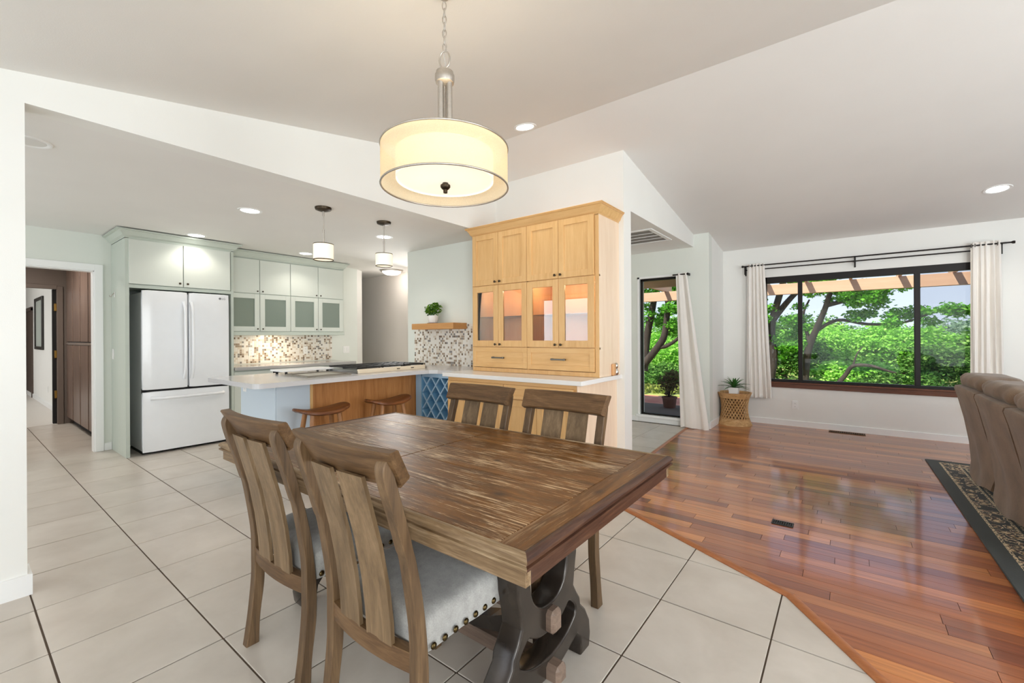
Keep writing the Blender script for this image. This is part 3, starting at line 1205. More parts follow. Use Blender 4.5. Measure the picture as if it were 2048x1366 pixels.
def bow_handle(parent, p0, p1, out, r=.012, n=14):
    pts = []
    p0, p1, out = Vector(p0), Vector(p1), Vector(out)
    for i in range(n + 1):
        t = i / n
        e = min(1, min(t, 1 - t) * 9)
        e = e * e * (3 - 2 * e)
        pts.append(p0 + (p1 - p0) * t + out * (.05 * e + .012 * math.sin(PI * t)))
    rs = [r * (1.5 if i in (0, n) else 1.15) for i in range(n + 1)]
    return MB().tube(pts, rs, 10).build('handle', M_fridge, parent, 60)


bow_handle(dl, (FX, 1.642, 1.66), (FX, 1.642, .80), (1, 0, 0))
bow_handle(dr, (FX, 1.712, 1.66), (FX, 1.712, .80), (1, 0, 0))
bow_handle(dw, (FX, 1.345, .605), (FX, 2.03, .605), (1, 0, 0), .014)
M_logo = plain('logo_grey', C(120, 120, 122), .4)
# brand mark: a round emblem and the two letters
MB().cyl((FX - .002, 2.0, 1.722), (FX + .0012, 2.0, 1.722), .013, n=24).build('emblem', M_logo, dr)
cu = bpy.data.curves.new('logo', 'FONT')
cu.body = 'LG'
cu.size = .032
cu.extrude = .0006
tmp = bpy.data.objects.new('logo', cu)
COL.objects.link(tmp)
me = bpy.data.meshes.new_from_object(tmp.evaluated_get(bpy.context.evaluated_depsgraph_get()))
bpy.data.objects.remove(tmp)
me.materials.append(M_logo)
lo = bpy.data.objects.new('lettering', me)
COL.objects.link(lo)
lo.parent = dr
ol = Vector((FX + .0012, 2.018, 1.711))
p_ = dr
while p_: ol -= p_.location; p_ = p_.parent
lo.location = ol
lo.rotation_euler = (PI / 2, 0, PI / 2)

# ---------------------------------------------------------------- wall cabinets over the back counter
uc = thing('kitchen_cabinet', 'sage green wall cabinets with frosted glass lower doors beside the refrigerator', 'cabinet', (-6.43, 3.0, 1.3))
UX = -6.27
MB().box(DX, UX, 2.166, 3.815, 1.33, 2.335).build('carcass', M_sage, uc)
MB().box(DX + .02, UX + .02, 2.166, 3.82, 1.288, 1.335, 0, .003).build('light_rail', M_sage, uc)
ys = [2.170, 2.578, 2.986, 3.394, 3.802]
for i in range(4):
    y0, y1 = ys[i] + .003, ys[i + 1] - .003
    d = MB().box(UX, UX + .019, y0, y1, 1.846, 2.296, 0, .002).build('door', M_sage2, uc)
    ky = y1 - .03 if i % 2 == 0 else y0 + .03
    knob(d, (UX + .019, ky, 1.875), (1, 0, 0), s=.009)
    mb = MB()
    shaker(mb, 'x', UX + .019, 1, y0, y1, 1.342, 1.838, .062, .019, None)
    d = mb.build('glass_door', M_sage2, uc)
    MB().box(UX + .006, UX + .010, y0 + .06, y1 - .06, 1.40, 1.78).build('frosted_pane', M_frost, d)
    knob(d, (UX + .019, ky, 1.372), (1, 0, 0), s=.009)
crown([(-6.3, 2.17), (UX + .012, 2.17), (UX + .012, 3.82), (DX, 3.82)], 2.31, 2.40, .06).build('crown_moulding', M_sage, uc, smooth=25)
area('under_cabinet_strip', (-6.40, 2.85, 1.283), (-.25, 0, -1), 1.25, .03, 8, (1, .83, .62))


def mosaic(name, plane, face, sgn, u0, u1, z0, z1, seed, parent=None):
    """glass mosaic: small tiles with weighted colours, each proud of the grout"""
    rr = random.Random(seed)
    mb, gm = MB(), MB()
    p = .0262
    nu, nz = int((u1 - u0) / p), int((z1 - z0) / p)
    p_u, p_z = (u1 - u0) / nu, (z1 - z0) / nz
    for i in range(nu):
        for j in range(nz):
            r_ = rr.random()
            k = 0 if r_ < .52 else 1 if r_ < .72 else 2 if r_ < .87 else 3 if r_ < .94 else 4
            a0, a1 = u0 + i * p_u + .0013, u0 + (i + 1) * p_u - .0013
            c0, c1 = z0 + j * p_z + .0013, z0 + (j + 1) * p_z - .0013
            d = .006 + rr.uniform(-.0006, .0006)
            if plane == 'x': q = [(face + sgn * d, a0, c0), (face + sgn * d, a1, c0), (face + sgn * d, a1, c1), (face + sgn * d, a0, c1)]; e = (sgn * -.004, 0, 0)
            else: q = [(a0, face + sgn * d, c0), (a1, face + sgn * d, c0), (a1, face + sgn * d, c1), (a0, face + sgn * d, c1)]; e = (0, sgn * -.004, 0)
            w = [tuple(a + b_ for a, b_ in zip(x, e)) for x in q]
            mb.add(q + w, [(0, 1, 2, 3), (0, 4, 5, 1), (1, 5, 6, 2), (2, 6, 7, 3), (3, 7, 4, 0)], k)
    if plane == 'x': gm.box(face, face + sgn * .004, u0, u1, z0, z1)
    else: gm.box(u0, u1, face, face + sgn * .004, z0, z1)
    root = struct(gm.build(name, M_mosgrout))
    return tag(mb.build('mosaic_tiles', MOS, root), kind='stuff')


mosaic('trim_4', 'x', DX, 1, 2.166, 3.805, .90, 1.29, 3)
mosaic('trim_5', 'y', YB, -1, -4.62, -3.19, .885, 1.405, 5)

# ---------------------------------------------------------------- back counter run
bc = thing('base_cabinet', 'sage green base cabinets under the grey back counter along the kitchen wall', 'cabinet', (-6.28, 3.0, 0))
MB().box(DX + .001, -6.02, 2.168, 3.82, .09, .845).build('carcass', M_sage, bc)
MB().box(DX, -6.07, 2.168, 3.82, 0, .09).build('toe_kick', M_dark, bc)
for y0, y1 in ((2.172, 2.63), (2.85, 3.3), (3.31, 3.8)):
    d = MB().box(-6.02, -6.0, y0, y1, .66, .83, 0, .002).build('drawer', M_sage2, bc)
    knob(d, (-6.0, (y0 + y1) / 2, .745), (1, 0, 0))
    d = MB().box(-6.02, -6.0, y0, y1, .10, .652, 0, .002).build('door', M_sage2, bc)
    knob(d, (-6.0, y1 - .04, .60), (1, 0, 0))
MB().box(-6.03, -6.005, 2.64, 2.84, .755, .835).build('appliance_slot', M_dark, bc)
MB().box(-6.02, -6.0, 2.64, 2.84, .10, .75, 0, .002).build('door', M_sage2, bc)
M_edgegrey = paint('grey_counter', C(168, 166, 164), .18, var=.03)
tag(MB().box(DX, -5.95, 2.168, 3.83, .848, .888, 0, .003).build('countertop', M_edgegrey), 'grey stone countertop along the kitchen wall under the lit mosaic', 'countertop')

# ---------------------------------------------------------------- peninsula
pn = thing('peninsula_cabinet', 'peninsula base with pale blue end panels and an oak veneer back behind the stools', 'cabinet', (-4.3, 2.8, 0))
PX, PY = -3.95, 1.744
MB().box(-4.66, PX - .012, PY + .012, YB - .001, .0, .845).build('carcass', M_panel_daylit, pn)
MB().box(-4.66, PX, PY, PY + .012, 0, .845, 0, .002).build('end_panel', M_panel_daylit, pn)
MB().box(PX - .012, PX, PY + .013, 2.06, 0, .845, 0, .002).build('front_panel', M_panel_daylit, pn)
MB().box(PX - .012, PX + .006, 2.06, 2.085, 0, .845, 0, .002).build('edge_strip', M_maple, pn)
MB().box(PX - .012, PX, 2.085, 3.32, 0, .845).build('back_panel', M_oak, pn)
outlet('wall_outlet', 'white outlet under the counter on the pale blue peninsula end', 'outlet', (-4.56, PY, .79), 'y', -1, .07, .1)


def rounded_rect(x0, x1, y0, y1, rs, n=6):
    pts = []
    for (cx, cy, a0, r) in ((x1, y0, -90, rs[0]), (x1, y1, 0, rs[1]), (x0, y1, 90, rs[2]), (x0, y0, 180, rs[3])):
        sx, sy = (1 if cx == x1 else -1), (1 if cy == y1 else -1)
        if r <= 0: pts.append((cx, cy)); continue
        ox, oy = cx - sx * r, cy - sy * r
        for i in range(n + 1):
            a = math.radians(a0 + 90 * i / n)
            pts.append((ox + r * math.cos(a), oy + r * math.sin(a)))
    return pts


# L-shaped slab: runs along the peninsula, then the wall to the hutch
mb = MB()
poly = rounded_rect(-4.70, -3.655, 1.47, YB, (.06, 0, 0, .05))
poly = [p for p in poly if not (abs(p[0] + 3.655) < 1e-6 and p[1] > 3)]
i0 = max(i for i, p in enumerate(poly) if abs(p[0] + 3.655) < 1e-6)
poly = poly[:i0 + 1] + [(-3.655, 3.12), (-3.62, 3.22), (-3.54, 3.27), (-3.265, 3.27), (-3.265, YB)] + poly[i0 + 1:]
mb.prism(poly, 'z', .848, .888)
tag(mb.build('countertop', M_quartzg), 'pale grey quartz countertop of the peninsula with a rounded corner', 'countertop')

# wine rack set into the corner, opening towards the dining table
wr_ = thing('wine_rack', 'blue lattice wine rack built in beside the maple hutch base', 'wine rack', (-3.56, 3.5, 0))
MB().box(-3.94, -3.245, 3.72, 3.74, .02, .845).build('back_panel', M_shadedblue, wr_)
M_lightblue_and_lit = paint('light_blue_and_lit_edge', C(168, 204, 232), .45, var=.02)
MB().box(-3.94, -3.845, 3.30, 3.33, 0, .845, 0, .003).build('stile', M_lightblue_and_lit, wr_)
MB().box(-3.845, -3.83, 3.30, 3.72, .02, .845).box(-3.26, -3.245, 3.30, 3.72, .02, .845).box(-3.845, -3.245, 3.30, 3.72, 0, .06).build('case', M_blue, wr_)
MB().box(-3.845, -3.245, 3.30, 3.33, .80, .847, 0, .002).build('top_rail', M_lightblue_and_lit, wr_)
x0_, x1_, z0_, z1_ = -3.83, -3.26, .06, .80
sp, slope = .148, 1.28
for sgn in (1, -1):
    k = -8
    while k < 12:
        # line z = z0 + sgn*slope*(x-xk)
        xk = x0_ + k * sp
        pts = []
        zz = lambda x: (z0_ + slope * (x - xk)) if sgn > 0 else (z1_ - slope * (x - xk))
        xa = max(x0_, xk)
        xb = min(x1_, xk + (z1_ - z0_) / slope)
        k += 1
        if xb - xa < .02: continue
        dn = Vector((slope, -sgn)).normalized() * .0068 if True else None
        a, c = (xa, zz(xa)), (xb, zz(xb))
        q = [(a[0] - dn.x, a[1] - dn.y * 1), (c[0] - dn.x, c[1] - dn.y), (c[0] + dn.x, c[1] + dn.y), (a[0] + dn.x, a[1] + dn.y)]
        off = .0 if sgn > 0 else .001
        mb = MB()
        mb.prism(q, 'y', 3.318 + off, 3.70)
        o = mb.build('slat', M_blue, wr_)
        MB().prism(q, 'y', 3.306 + off, 3.318 + off).build('lit_slat_edge', M_lightblue_and_lit, o)  # lighter blue paints the light caught by the front edges

# cooktop on the peninsula
ct = thing('cooktop', 'gas cooktop with black cast iron grates set on the peninsula', 'cooktop', (-4.15, 2.95, .888))
MB().box(-4.45, -3.86, 2.50, 3.40, .886, .918, 0, .004).build('pan', M_steel, ct)
MB().box(-3.875, -3.84, 2.50, 3.36, .886, .932, 0, .005).build('trim_rail', plain('cream_enamel', C(228, 214, 190), .25), ct)
for gy in (2.53, 2.82, 3.11):
    mb = MB()
    for x in (-4.43, -4.33, -4.23, -4.13, -4.03, -3.90):
        mb.box(x - .006, x + .006, gy, gy + .27, .935, .95)
    for yy in (gy, gy + .09, gy + .18, gy + .27):
        mb.box(-4.43, -3.90, yy - .006, yy + .006, .935, .95)
    for x in (-4.42, -3.91):
        for yy in (gy + .01, gy + .26): mb.box(x - .008, x + .008, yy - .008, yy + .008, .916, .94)
    mb.build('grate', M_black, ct)
for bx_, by_ in ((-4.3, 2.66), (-4.03, 2.66), (-4.17, 2.95), (-4.3, 3.24), (-4.03, 3.24)):
    MB().lathe([(.05, .917), (.05, .925), (.035, .932), (.001, .934)], bx_, by_, 20).build('burner', M_black, ct, 40)
for ky in (2.98, 3.17):
    MB().box(-3.842, -3.836, ky - .02, ky + .02, .907, .915, 0, .001).build('badge', M_bronze, ct)

tr_ = thing('tray', 'flat grey tray lying on the peninsula left of the cooktop', 'tray', (-4.06, 2.2, .888))
MB().box(-4.26, -3.84, 1.98, 2.42, .889, .897, 0, .003).build('tray_base', plain('grey_tray', C(178, 172, 160), .3), tr_)
MB().box(-4.26, -4.24, 1.98, 2.42, .897, .905, 0, .002).box(-3.86, -3.84, 1.98, 2.42, .897, .905, 0, .002).box(-4.24, -3.86, 1.98, 2.0, .897, .905, 0, .002).box(-4.24, -3.86, 2.40, 2.42, .897, .905, 0, .002).build('tray_rim', plain('grey_tray_rim', C(120, 112, 102), .4), tr_)
bd = thing('cutting_board', 'white cutting board resting on the far side of the peninsula counter', 'cutting board', (-4.5, 2.25, .888))
MB().rbox((-4.49, 2.27, .923), (.14, .27, .012), .010, 4).build('board', M_white, bd, 50, weld=True)
for fx in (-4.59, -4.39):
    for fy in (2.05, 2.48): MB().cyl((fx, fy, .888), (fx, fy, .912), .012, n=10).build('foot', M_dark, bd)

# ---------------------------------------------------------------- floating shelf with the little plant
sh = tag(MB().box(-4.40, -3.655, 3.625, YB, 1.345, 1.418, 0, .003).build('shelf', M_oakshelf), 'thick oak floating shelf on the wall above the mosaic', 'shelf')


def leaves(name, mat_, parent, cl, n, size, seed, flat=.35, jit=.35):
    """cl: list of (centre, radii); n leaves in all, scattered in the clusters"""
    rng = np.random.default_rng(seed)
    cs = np.array([c for c, r_ in cl], float)
    rs = np.array([r_ for c, r_ in cl], float)
    w = rs.prod(1) ** .75
    k = rng.choice(len(cl), n, p=w / w.sum())
    d = rng.normal(size=(n, 3))
    d /= np.linalg.norm(d, axis=1)[:, None]
    rad = rng.uniform(0, 1, n) ** .45
    # uneven crown outline
    bumps = 1 + jit * np.sin(d[:, 0] * 5 + k) * np.sin(d[:, 1] * 6 + 2 * k) * np.sin(d[:, 2] * 5 + 3 * k)
    p = cs[k] + d * (rad * bumps)[:, None] * rs[k]
    a = rng.normal(size=(n, 3))
    a[:, 2] *= flat
    a /= np.linalg.norm(a, axis=1)[:, None]
    b_ = np.cross(a, rng.normal(size=(n, 3)))
    b_ /= np.linalg.norm(b_, axis=1)[:, None]
    s = size * rng.uniform(.6, 1.3, n)[:, None]
    v = np.stack([p - a * s, p - b_ * s * .55 + a * s * .15, p + a * s, p + b_ * s * .55 + a * s * .15], 1).reshape(-1, 3)
    off = Vector((0, 0, 0))
    q = parent
    while q is not None: off += q.location; q = q.parent
    v = v - np.array(off)
    me = bpy.data.meshes.new(name)
    me.vertices.add(n * 4)
    me.vertices.foreach_set('co', v.astype(np.float32).ravel())
    me.loops.add(n * 4)
    me.loops.foreach_set('vertex_index', np.arange(n * 4, dtype=np.int32))
    me.polygons.add(n)
    me.polygons.foreach_set('loop_start', np.arange(0, n * 4, 4, dtype=np.int32))
    me.update(calc_edges=True)
    at = me.attributes.new('shade', 'FLOAT', 'FACE')
    at.data.foreach_set('value', np.clip(rng.normal(.5, .25, n), 0, 1).astype(np.float32))
    me.materials.append(mat_)
    o = bpy.data.objects.new(name, me)
    COL.objects.link(o)
    o.parent = parent
    o['kind'] = 'stuff'
    return o


sp_ = thing('potted_plant', 'small bushy green plant in a pale ceramic pot on the oak shelf', 'plant', (-4.125, 3.74, 1.418))
MB().lathe([(.042, 1.418), (.05, 1.425), (.062, 1.47), (.066, 1.518), (.058, 1.52), (.055, 1.50), (.001, 1.5)], -4.125, 3.74, 24).build('pot', M_ceramic, sp_, 40)
MB().lathe([(.07, 1.418), (.075, 1.424), (.06, 1.428), (.001, 1.428)], -4.125, 3.74, 24).build('saucer', M_terra, sp_, 40)
mb = MB()
for i in range(9):
    a = i * 2.4
    mb.tube([(-4.125, 3.74, 1.50), (-4.125 + .03 * math.cos(a), 3.74 + .03 * math.sin(a), 1.56), (-4.125 + .07 * math.cos(a), 3.74 + .06 * math.sin(a), 1.6 + .05 * (i % 3) / 2)], [.003, .0025, .0015], 5)
mb.build('stems', M_leafplant, sp_)
leaves('foliage', M_leafE, sp_, [((-4.125, 3.74, 1.60), (.115, .095, .075)), ((-4.07, 3.74, 1.64), (.07, .06, .05)), ((-4.18, 3.74, 1.57), (.06, .06, .05))], 520, .017, 4)

# ---------------------------------------------------------------- maple hutch
hb = thing('hutch_base_cabinet', 'maple base cabinet with drawers under the white counter of the hutch', 'cabinet', (-2.48, 3.5, 0))
HBX0, HBX1, HBY = -3.225, -1.722, 3.13
MB().box(HBX0, HBX1 - .012, HBY + .001, YB, .0, .848).build('carcass', M_maple, hb)
MB().box(HBX1 - .012, HBX1, HBY - .018, YB, 0, .848, 0, .002).build('side_panel', M_maple_lit, hb)
MB().box(HBX0, HBX1 - .012, HBY - .004, HBY, .815, .848).build('top_rail', M_mapleh, hb)
xm = -2.495
for xa, xb in ((HBX0 + .006, xm - .003), (xm + .003, HBX1 - .045)):
    mb = MB()
    shaker(mb, 'y', HBY - .02, -1, xa, xb, .69, .812, .035)
    d = mb.build('drawer', M_mapleh, hb)
    mid = (xa + xb) / 2
    for x0, x1 in ((xa, mid - .002), (mid + .002, xb)):
        mb = MB()
        shaker(mb, 'y', HBY - .02, -1, x0, x1, .11, .68, .06)
        dd = mb.build('door', M_maple, hb)
        knob(dd, (x1 - .03 if x0 == xa else x0 + .03, HBY - .02, .64), (0, -1, 0))
    MB().tube([(mid - .07, HBY - .02, .75), (mid - .07, HBY - .045, .75), (mid + .07, HBY - .045, .75), (mid + .07, HBY - .02, .75)], .006, 8).build('handle', M_pewter, d)
tag(MB().box(-3.262, -1.67, 3.075, YB, .85, .888, 0, .003).build('countertop', M_quartz), 'white quartz counter between the upper and lower maple hutch', 'countertop')

M_shelfglass = pane('shelf_glass', (.93, .96, .94, 1), 1.5, .03)
hu = thing('hutch', 'maple display hutch with four panel doors, four glass doors and two drawers', 'cabinet', (-2.43, 3.65, .888))
UX0, UX1, UY = -3.172, -1.692, 3.44
b = MB()
b.box(UX0, UX0 + .018, UY, YB - .002, .889, 2.33)
b.build('side_panel', M_maple, hu)
MB().box(UX1 - .018, UX1, UY, YB - .002, .889, 2.33, 0, .002).build('side_panel', M_maple_lit, hu)
MB().box(UX0 + .018, UX1 - .018, YB - .018, YB - .002, .889, 2.33).build('back_panel', M_maple_in, hu)
b = MB()
b.box(UX0 + .018, UX1 - .018, UY + .002, YB - .02, 1.775, 1.795).box(UX0 + .018, UX1 - .018, UY + .002, YB - .02, 1.125, 1.145).box(UX0 + .018, UX1 - .018, UY + .002, YB - .02, 2.3, 2.33)
b.box(UX0 + .018, UX1 - .018, UY + .002, YB - .02, .889, .92)
xc = -2.448
b.box(xc - .012, xc + .012, UY + .002, YB - .02, .92, 2.3)
b.build('shelves', M_maple_in, hu)
b = MB()
b.box(UX0 + .001, UX0 + .02, UY - .002, UY + .018, .8895, 2.33, 0, .001).box(UX1 - .04, UX1 - .001, UY - .002, UY + .018, .889, 2.33, 0, .001)
b.box(UX0 + .002, UX1 - .002, UY - .001, UY + .018, .890, .93, 0, .001).box(UX0 + .002, UX1 - .002, UY - .002, UY + .018, 2.30, 2.33, 0, .001)
b.box(xc - .01, xc + .01, UY - .001, UY + .018, .93, 2.3).box(UX0, UX1, UY - .001, UY + .018, 1.768, 1.785).box(UX0, UX1, UY - .001, UY + .018, 1.132, 1.15)
b.build('face_frame', M_maple, hu)
xs_ = [-3.155, -2.806, -2.448, -2.092, -1.732]
for i in range(4):
    x0, x1 = xs_[i] + .002, xs_[i + 1] - .002
    kx = x1 - .028 if i % 2 == 0 else x0 + .028
    mb = MB()
    shaker(mb, 'y', UY - .02, -1, x0, x1, 1.781, 2.312, .058)
    d = mb.build('door', M_maple, hu)
    knob(d, (kx, UY - .02, 1.81), (0, -1, 0))
    mb = MB()
    shaker(mb, 'y', UY - .02, -1, x0, x1, 1.148, 1.773, .062, .02, None)
    d = mb.build('glass_door', M_maple, hu)
    MB().box(x0 + .058, x1 - .058, UY - .011, UY - .007, 1.206, 1.715).build('pane', M_cabglass, d)
    knob(d, (kx, UY - .02, 1.172), (0, -1, 0))
for x0, x1 in ((xs_[0] + .002, xs_[2] - .002), (xs_[2] + .002, xs_[4] - .002)):
    mb = MB()
    shaker(mb, 'y', UY - .02, -1, x0, x1, .936, 1.14, .045)
    d = mb.build('drawer', M_mapleh, hu)
    mid = (x0 + x1) / 2
    mb = MB()
    mb.box(mid - .075, mid - .055, UY - .045, UY - .02, 1.028, 1.046, 0, .003).box(mid + .055, mid + .075, UY - .045, UY - .02, 1.028, 1.046, 0, .003)
    mb.box(mid - .075, mid + .075, UY - .052, UY - .042, 1.03, 1.044, 0, .003)
    mb.build('handle', M_pewter, d)
for x0, x1 in ((UX0 + .02, xc - .014), (xc + .014, UX1 - .02)):
    MB().box(x0, x1, UY + .03, YB - .02, 1.45, 1.456).build('glass_shelf', M_shelfglass, hu)
crown([(UX0, YB - .002), (UX0, UY - .002), (UX1, UY - .002), (UX1, YB - .002)][::1], 2.305, 2.398, .058).build('crown_moulding', M_mapleh, hu, smooth=25)
for lx in (-2.95, -2.65, -2.24, -1.95):
    pl_ = bpy.data.lights.new('hutch_puck_light', 'POINT')
    pl_.energy, pl_.color, pl_.shadow_soft_size = 1.9, (1, .82, .62), .02
    o = bpy.data.objects.new('hutch_puck_light', pl_)
    COL.objects.link(o)
    o.location = (lx, UY + .12, 1.74)
# small wire holder inside the glass compartment
wh = thing('letter_holder', 'small dark looped holder standing inside the third glass door of the hutch', 'holder', (-2.24, 3.62, 1.145))
MB().box(-2.30, -2.18, 3.59, 3.65, 1.145, 1.153, 0, .002).build('base', M_bronze, wh)
for dy in (-.015, .015):
    MB().tube([(-2.24 + .045 * math.cos(a), 3.62 + dy, 1.153 + .07 * math.sin(a)) for a in np.linspace(0, PI, 13)], .004, 6).build('loop', M_bronze, wh)

# chrome gadget on the hutch counter
g_ = thing('counter_gadget', 'small chrome and brown bottle shaped gadget at the right end of the white hutch counter', 'gadget', (-1.685, 3.72, .888))
M_chrome = metal('chrome', C(220, 215, 205), .15)
MB().rbox((-1.681, 3.70, .943), (.012, .03, .054), .011, 5).build('backplate', M_maple_in, g_, 50, weld=True)
MB().lathe([(.012, .889), (.021, .9), (.023, .92), (.014, .945), (.011, .952)], -1.681, 3.755, 16).build('lower_bulb', M_chrome, g_, 40)
MB().lathe([(.011, .952), (.017, .965), (.018, .985), (.010, 1.0), (.001, 1.004)], -1.681, 3.755, 16).build('upper_bulb', M_chrome, g_, 40)

# ---------------------------------------------------------------- stools
def make_stool(x, y, label):
    t = thing('saddle_stool', label, 'stool', (x, y, 0), 0, 'wooden stools at the peninsula')
    L, Wd = .245, .14
    n = 16
    vs, fs = [], []
    pts = []
    # outline: wide saddle with rounded ends
    for i in range(40):
        a = 2 * PI * i / 40
        c_, s_ = math.cos(a), math.sin(a)
        px = Wd * math.copysign(abs(c_) ** .75, c_)
        py = L * math.copysign(abs(s_) ** .6, s_)
        pts.append((px, py))

    def zt(px, py):
        return .615 + .035 * (py / L) ** 2 - .012 * (px / Wd) ** 2
    rings = [(1.0, -.022), (1.0, -.008), (.96, 0), (.75, 0), (.5, 0), (.25, 0)]
    for sc, dz in rings:
        for px, py in pts: vs.append((px * sc, py * sc, zt(px * sc, py * sc) + dz))
    k = len(pts)
    for r_ in range(len(rings) - 1):
        for i in range(k): fs.append((r_ * k + i, r_ * k + (i + 1) % k, (r_ + 1) * k + (i + 1) % k, (r_ + 1) * k + i))
    vs.append((0, 0, zt(0, 0)))
    for i in range(k): fs.append(((len(rings) - 1) * k + i, (len(rings) - 1) * k + (i + 1) % k, len(vs) - 1))
    o_ = len(vs)
    for sc in (.9, .45):
        for px, py in pts: vs.append((px * sc, py * sc, zt(px * sc, py * sc) - .034))
    vs.append((0, 0, zt(0, 0) - .034))
    for i in range(k):
        fs.append((i, o_ + i, o_ + (i + 1) % k, (i + 1) % k))
        fs.append((o_ + i, o_ + k + i, o_ + k + (i + 1) % k, o_ + (i + 1) % k))
        fs.append((o_ + k + i, len(vs) - 1, o_ + k + (i + 1) % k))
    MB().add(vs, fs).build('seat', M_stool, t, 50, local=True)
    for sx in (-1, 1):
        for sy in (-1, 1):
            MB().tube([(sx * .065, sy * .12, .60), (sx * .10, sy * .155, .30), (sx * .135, sy * .19, 0)], [.02, .022, .017], 12).build('leg', M_stoolleg, t, 50, local=True)
    for sy in (-1, 1):
        MB().cyl((-.11, sy * .165, .22), (.11, sy * .165, .22), .011, n=10).build('stretcher', M_stoolleg, t, 50, local=True)
    MB().cyl((0, -.165, .22), (0, .165, .22), .011, n=10).build('stretcher', M_stoolleg, t, 50, local=True)
    return t


make_stool(-3.72, 2.05, 'wooden saddle stool nearer the pale blue end of the peninsula')
make_stool(-3.70, 2.745, 'wooden saddle stool nearer the blue wine rack')

# ---------------------------------------------------------------- pantry doors along the passage
pa = thing('pantry_cabinet', 'tall dark brown pantry cabinet with glossy doors inside the passage', 'cabinet', (-7.97, 1.4, 0))
MB().box(-9.19, -6.74, 1.115, 1.7, .09, 2.36).build('carcass', M_pantrycase, pa)
MB().box(-9.19, -6.74, 1.16, 1.7, 0, .09).build('toe_kick', M_dark, pa)
bx_ = [-9.19, -8.67, -8.12, -7.57, -7.03, -6.75]
for i in range(5):
    for z0, z1 in ((.10, 1.165), (1.215, 2.34)):
        x0, x1 = bx_[i] + .03, bx_[i + 1] - .03
        mb = MB().box(x0, x1, 1.095, 1.115, z0, z1, 0, .004)
        d = mb.build('door', M_pantry, pa)
        MB().box(x0 - .012, x0 - .002, 1.105, 1.115, z0, z1).build('pull_groove', M_dark, d)
MB().box(-9.19, -6.74, 1.09, 1.116, 1.168, 1.20, 0, .003).build('mid_rail', M_browntrim, pa)
# ================================================================== lights on the ceilings
def downlight(x, y, lit, label, ceil='kitchen', power=8):
    sl = 0.0
    z = ZK
    if ceil == 'vault':
        z, sl = vz(y), (SL if y < RY else SRr)
    t = thing('recessed_light', label, 'light', (x, y, z), 0, 'recessed ceiling lights')
    ring = MB().lathe([(.074, -.001), (.082, -.006), (.096, -.005), (.100, .001), (.074, .004)], 0, 0, 36, close=True)
    ln = MB().lathe([(.001, -.0015), (.074, -.0015), (.074, .003), (.001, .003)], 0, 0, 32)
    for mb in (ring, ln):
        mb.v = [(a, b_, c_ + b_ * sl - .0005) for a, b_, c_ in mb.v]
    ring.build('trim_ring', M_trim, t, 40, local=True)
    ln.build('lens', M_bulb if lit else M_offlens, t, local=True)
    if lit: spot('downlight', (x, y, z - .03), power, 2.3)
    return t


downlight(-4.30, 1.694, True, 'lit recessed light in the flat kitchen ceiling, nearest to the peninsula end')
downlight(-5.80, 1.727, True, 'lit recessed light right above the refrigerator cabinet crown')
downlight(-4.23, 3.093, True, 'lit recessed light behind the right hand small pendant')
downlight(-5.90, 3.03, True, 'lit recessed light in front of the sage wall cabinets')
downlight(-3.79, .302, False, 'unlit recessed light at the left edge of the kitchen ceiling')
downlight(-2.20, 3.065, True, 'lit recessed light in the sloped ceiling above the maple hutch', 'vault', 14)
downlight(1.149, 6.131, True, 'lit recessed light in the sloped ceiling near the big window', 'vault', 14)

fl = thing('flush_light', 'round lit flush mount light on the hall ceiling', 'light', (-6.25, 4.72, ZK))
MB().lathe([(.19, ZK), (.19, ZK - .02), (.175, ZK - .028), (.16, ZK - .02)], -6.25, 4.72, 36).build('rim', M_nickel, fl, 40)
MB().lathe([(.001, ZK - .085), (.10, ZK - .075), (.15, ZK - .045), (.16, ZK - .02), (.16, ZK - .01)], -6.25, 4.72, 36).build('glass_dome', M_dome, fl, 60)
pl_ = bpy.data.lights.new('hall_lamp', 'POINT')
pl_.energy, pl_.color, pl_.shadow_soft_size = 3.5, (1, .92, .84), .1
o = bpy.data.objects.new('hall_lamp', pl_)
COL.objects.link(o)
o.location = (-6.25, 4.72, ZK - .15)


def small_pendant(x, y, z0, z1, r, label):
    t = thing('pendant_light', label, 'light', (x, y, ZK), 0, 'small pendants over the peninsula')
    MB().lathe([(.001, ZK - .036), (.04, ZK - .03), (.066, ZK - .02), (.07, ZK - .006), (.07, ZK)], x, y, 32).build('canopy', M_bronze, t, 40)
    MB().cyl((x, y, ZK - .03), (x, y, z1), .0055, n=10).build('stem', M_nickel, t, 50)
    MB().cyl((x, y, ZK - .075), (x, y, ZK - .03), .009, n=10).cyl((x, y, z1 + .10), (x, y, z1 + .13), .009, n=10).cyl((x, y, z1 - .005), (x, y, z1 + .10), .0075, n=10).build('stem_sleeve', M_nickel, t, 50)
    sh_ = MB().lathe([(r, z0), (r, z1), (r - .003, z1), (r - .003, z0)], x, y, 40, close=True).build('lamp_shade', M_pshade, t, 40)
    MB().lathe([(.001, z0 + .012), (r - .006, z0 + .012), (r - .006, z0 + .016), (.001, z0 + .016)], x, y, 32).build('diffuser', M_pshade, t)
    MB().lathe([(r + .0015, z0 - .002), (r + .0015, z0 + .005), (r - .004, z0 + .005), (r - .004, z0 - .002)], x, y, 40, close=True).build('lower_ring', M_bronze, t, 40)
    MB().lathe([(r + .0015, z1 - .004), (r + .0015, z1 + .002), (r - .004, z1 + .002), (r - .004, z1 - .004)], x, y, 40, close=True).build('upper_ring', M_bronze, t, 40)
    MB().box(x - r, x + r, y - .004, y + .004, z1 - .004, z1).box(x - .004, x + .004, y - r, y + r, z1 - .004, z1).build('spider', M_nickel, t)
    return t


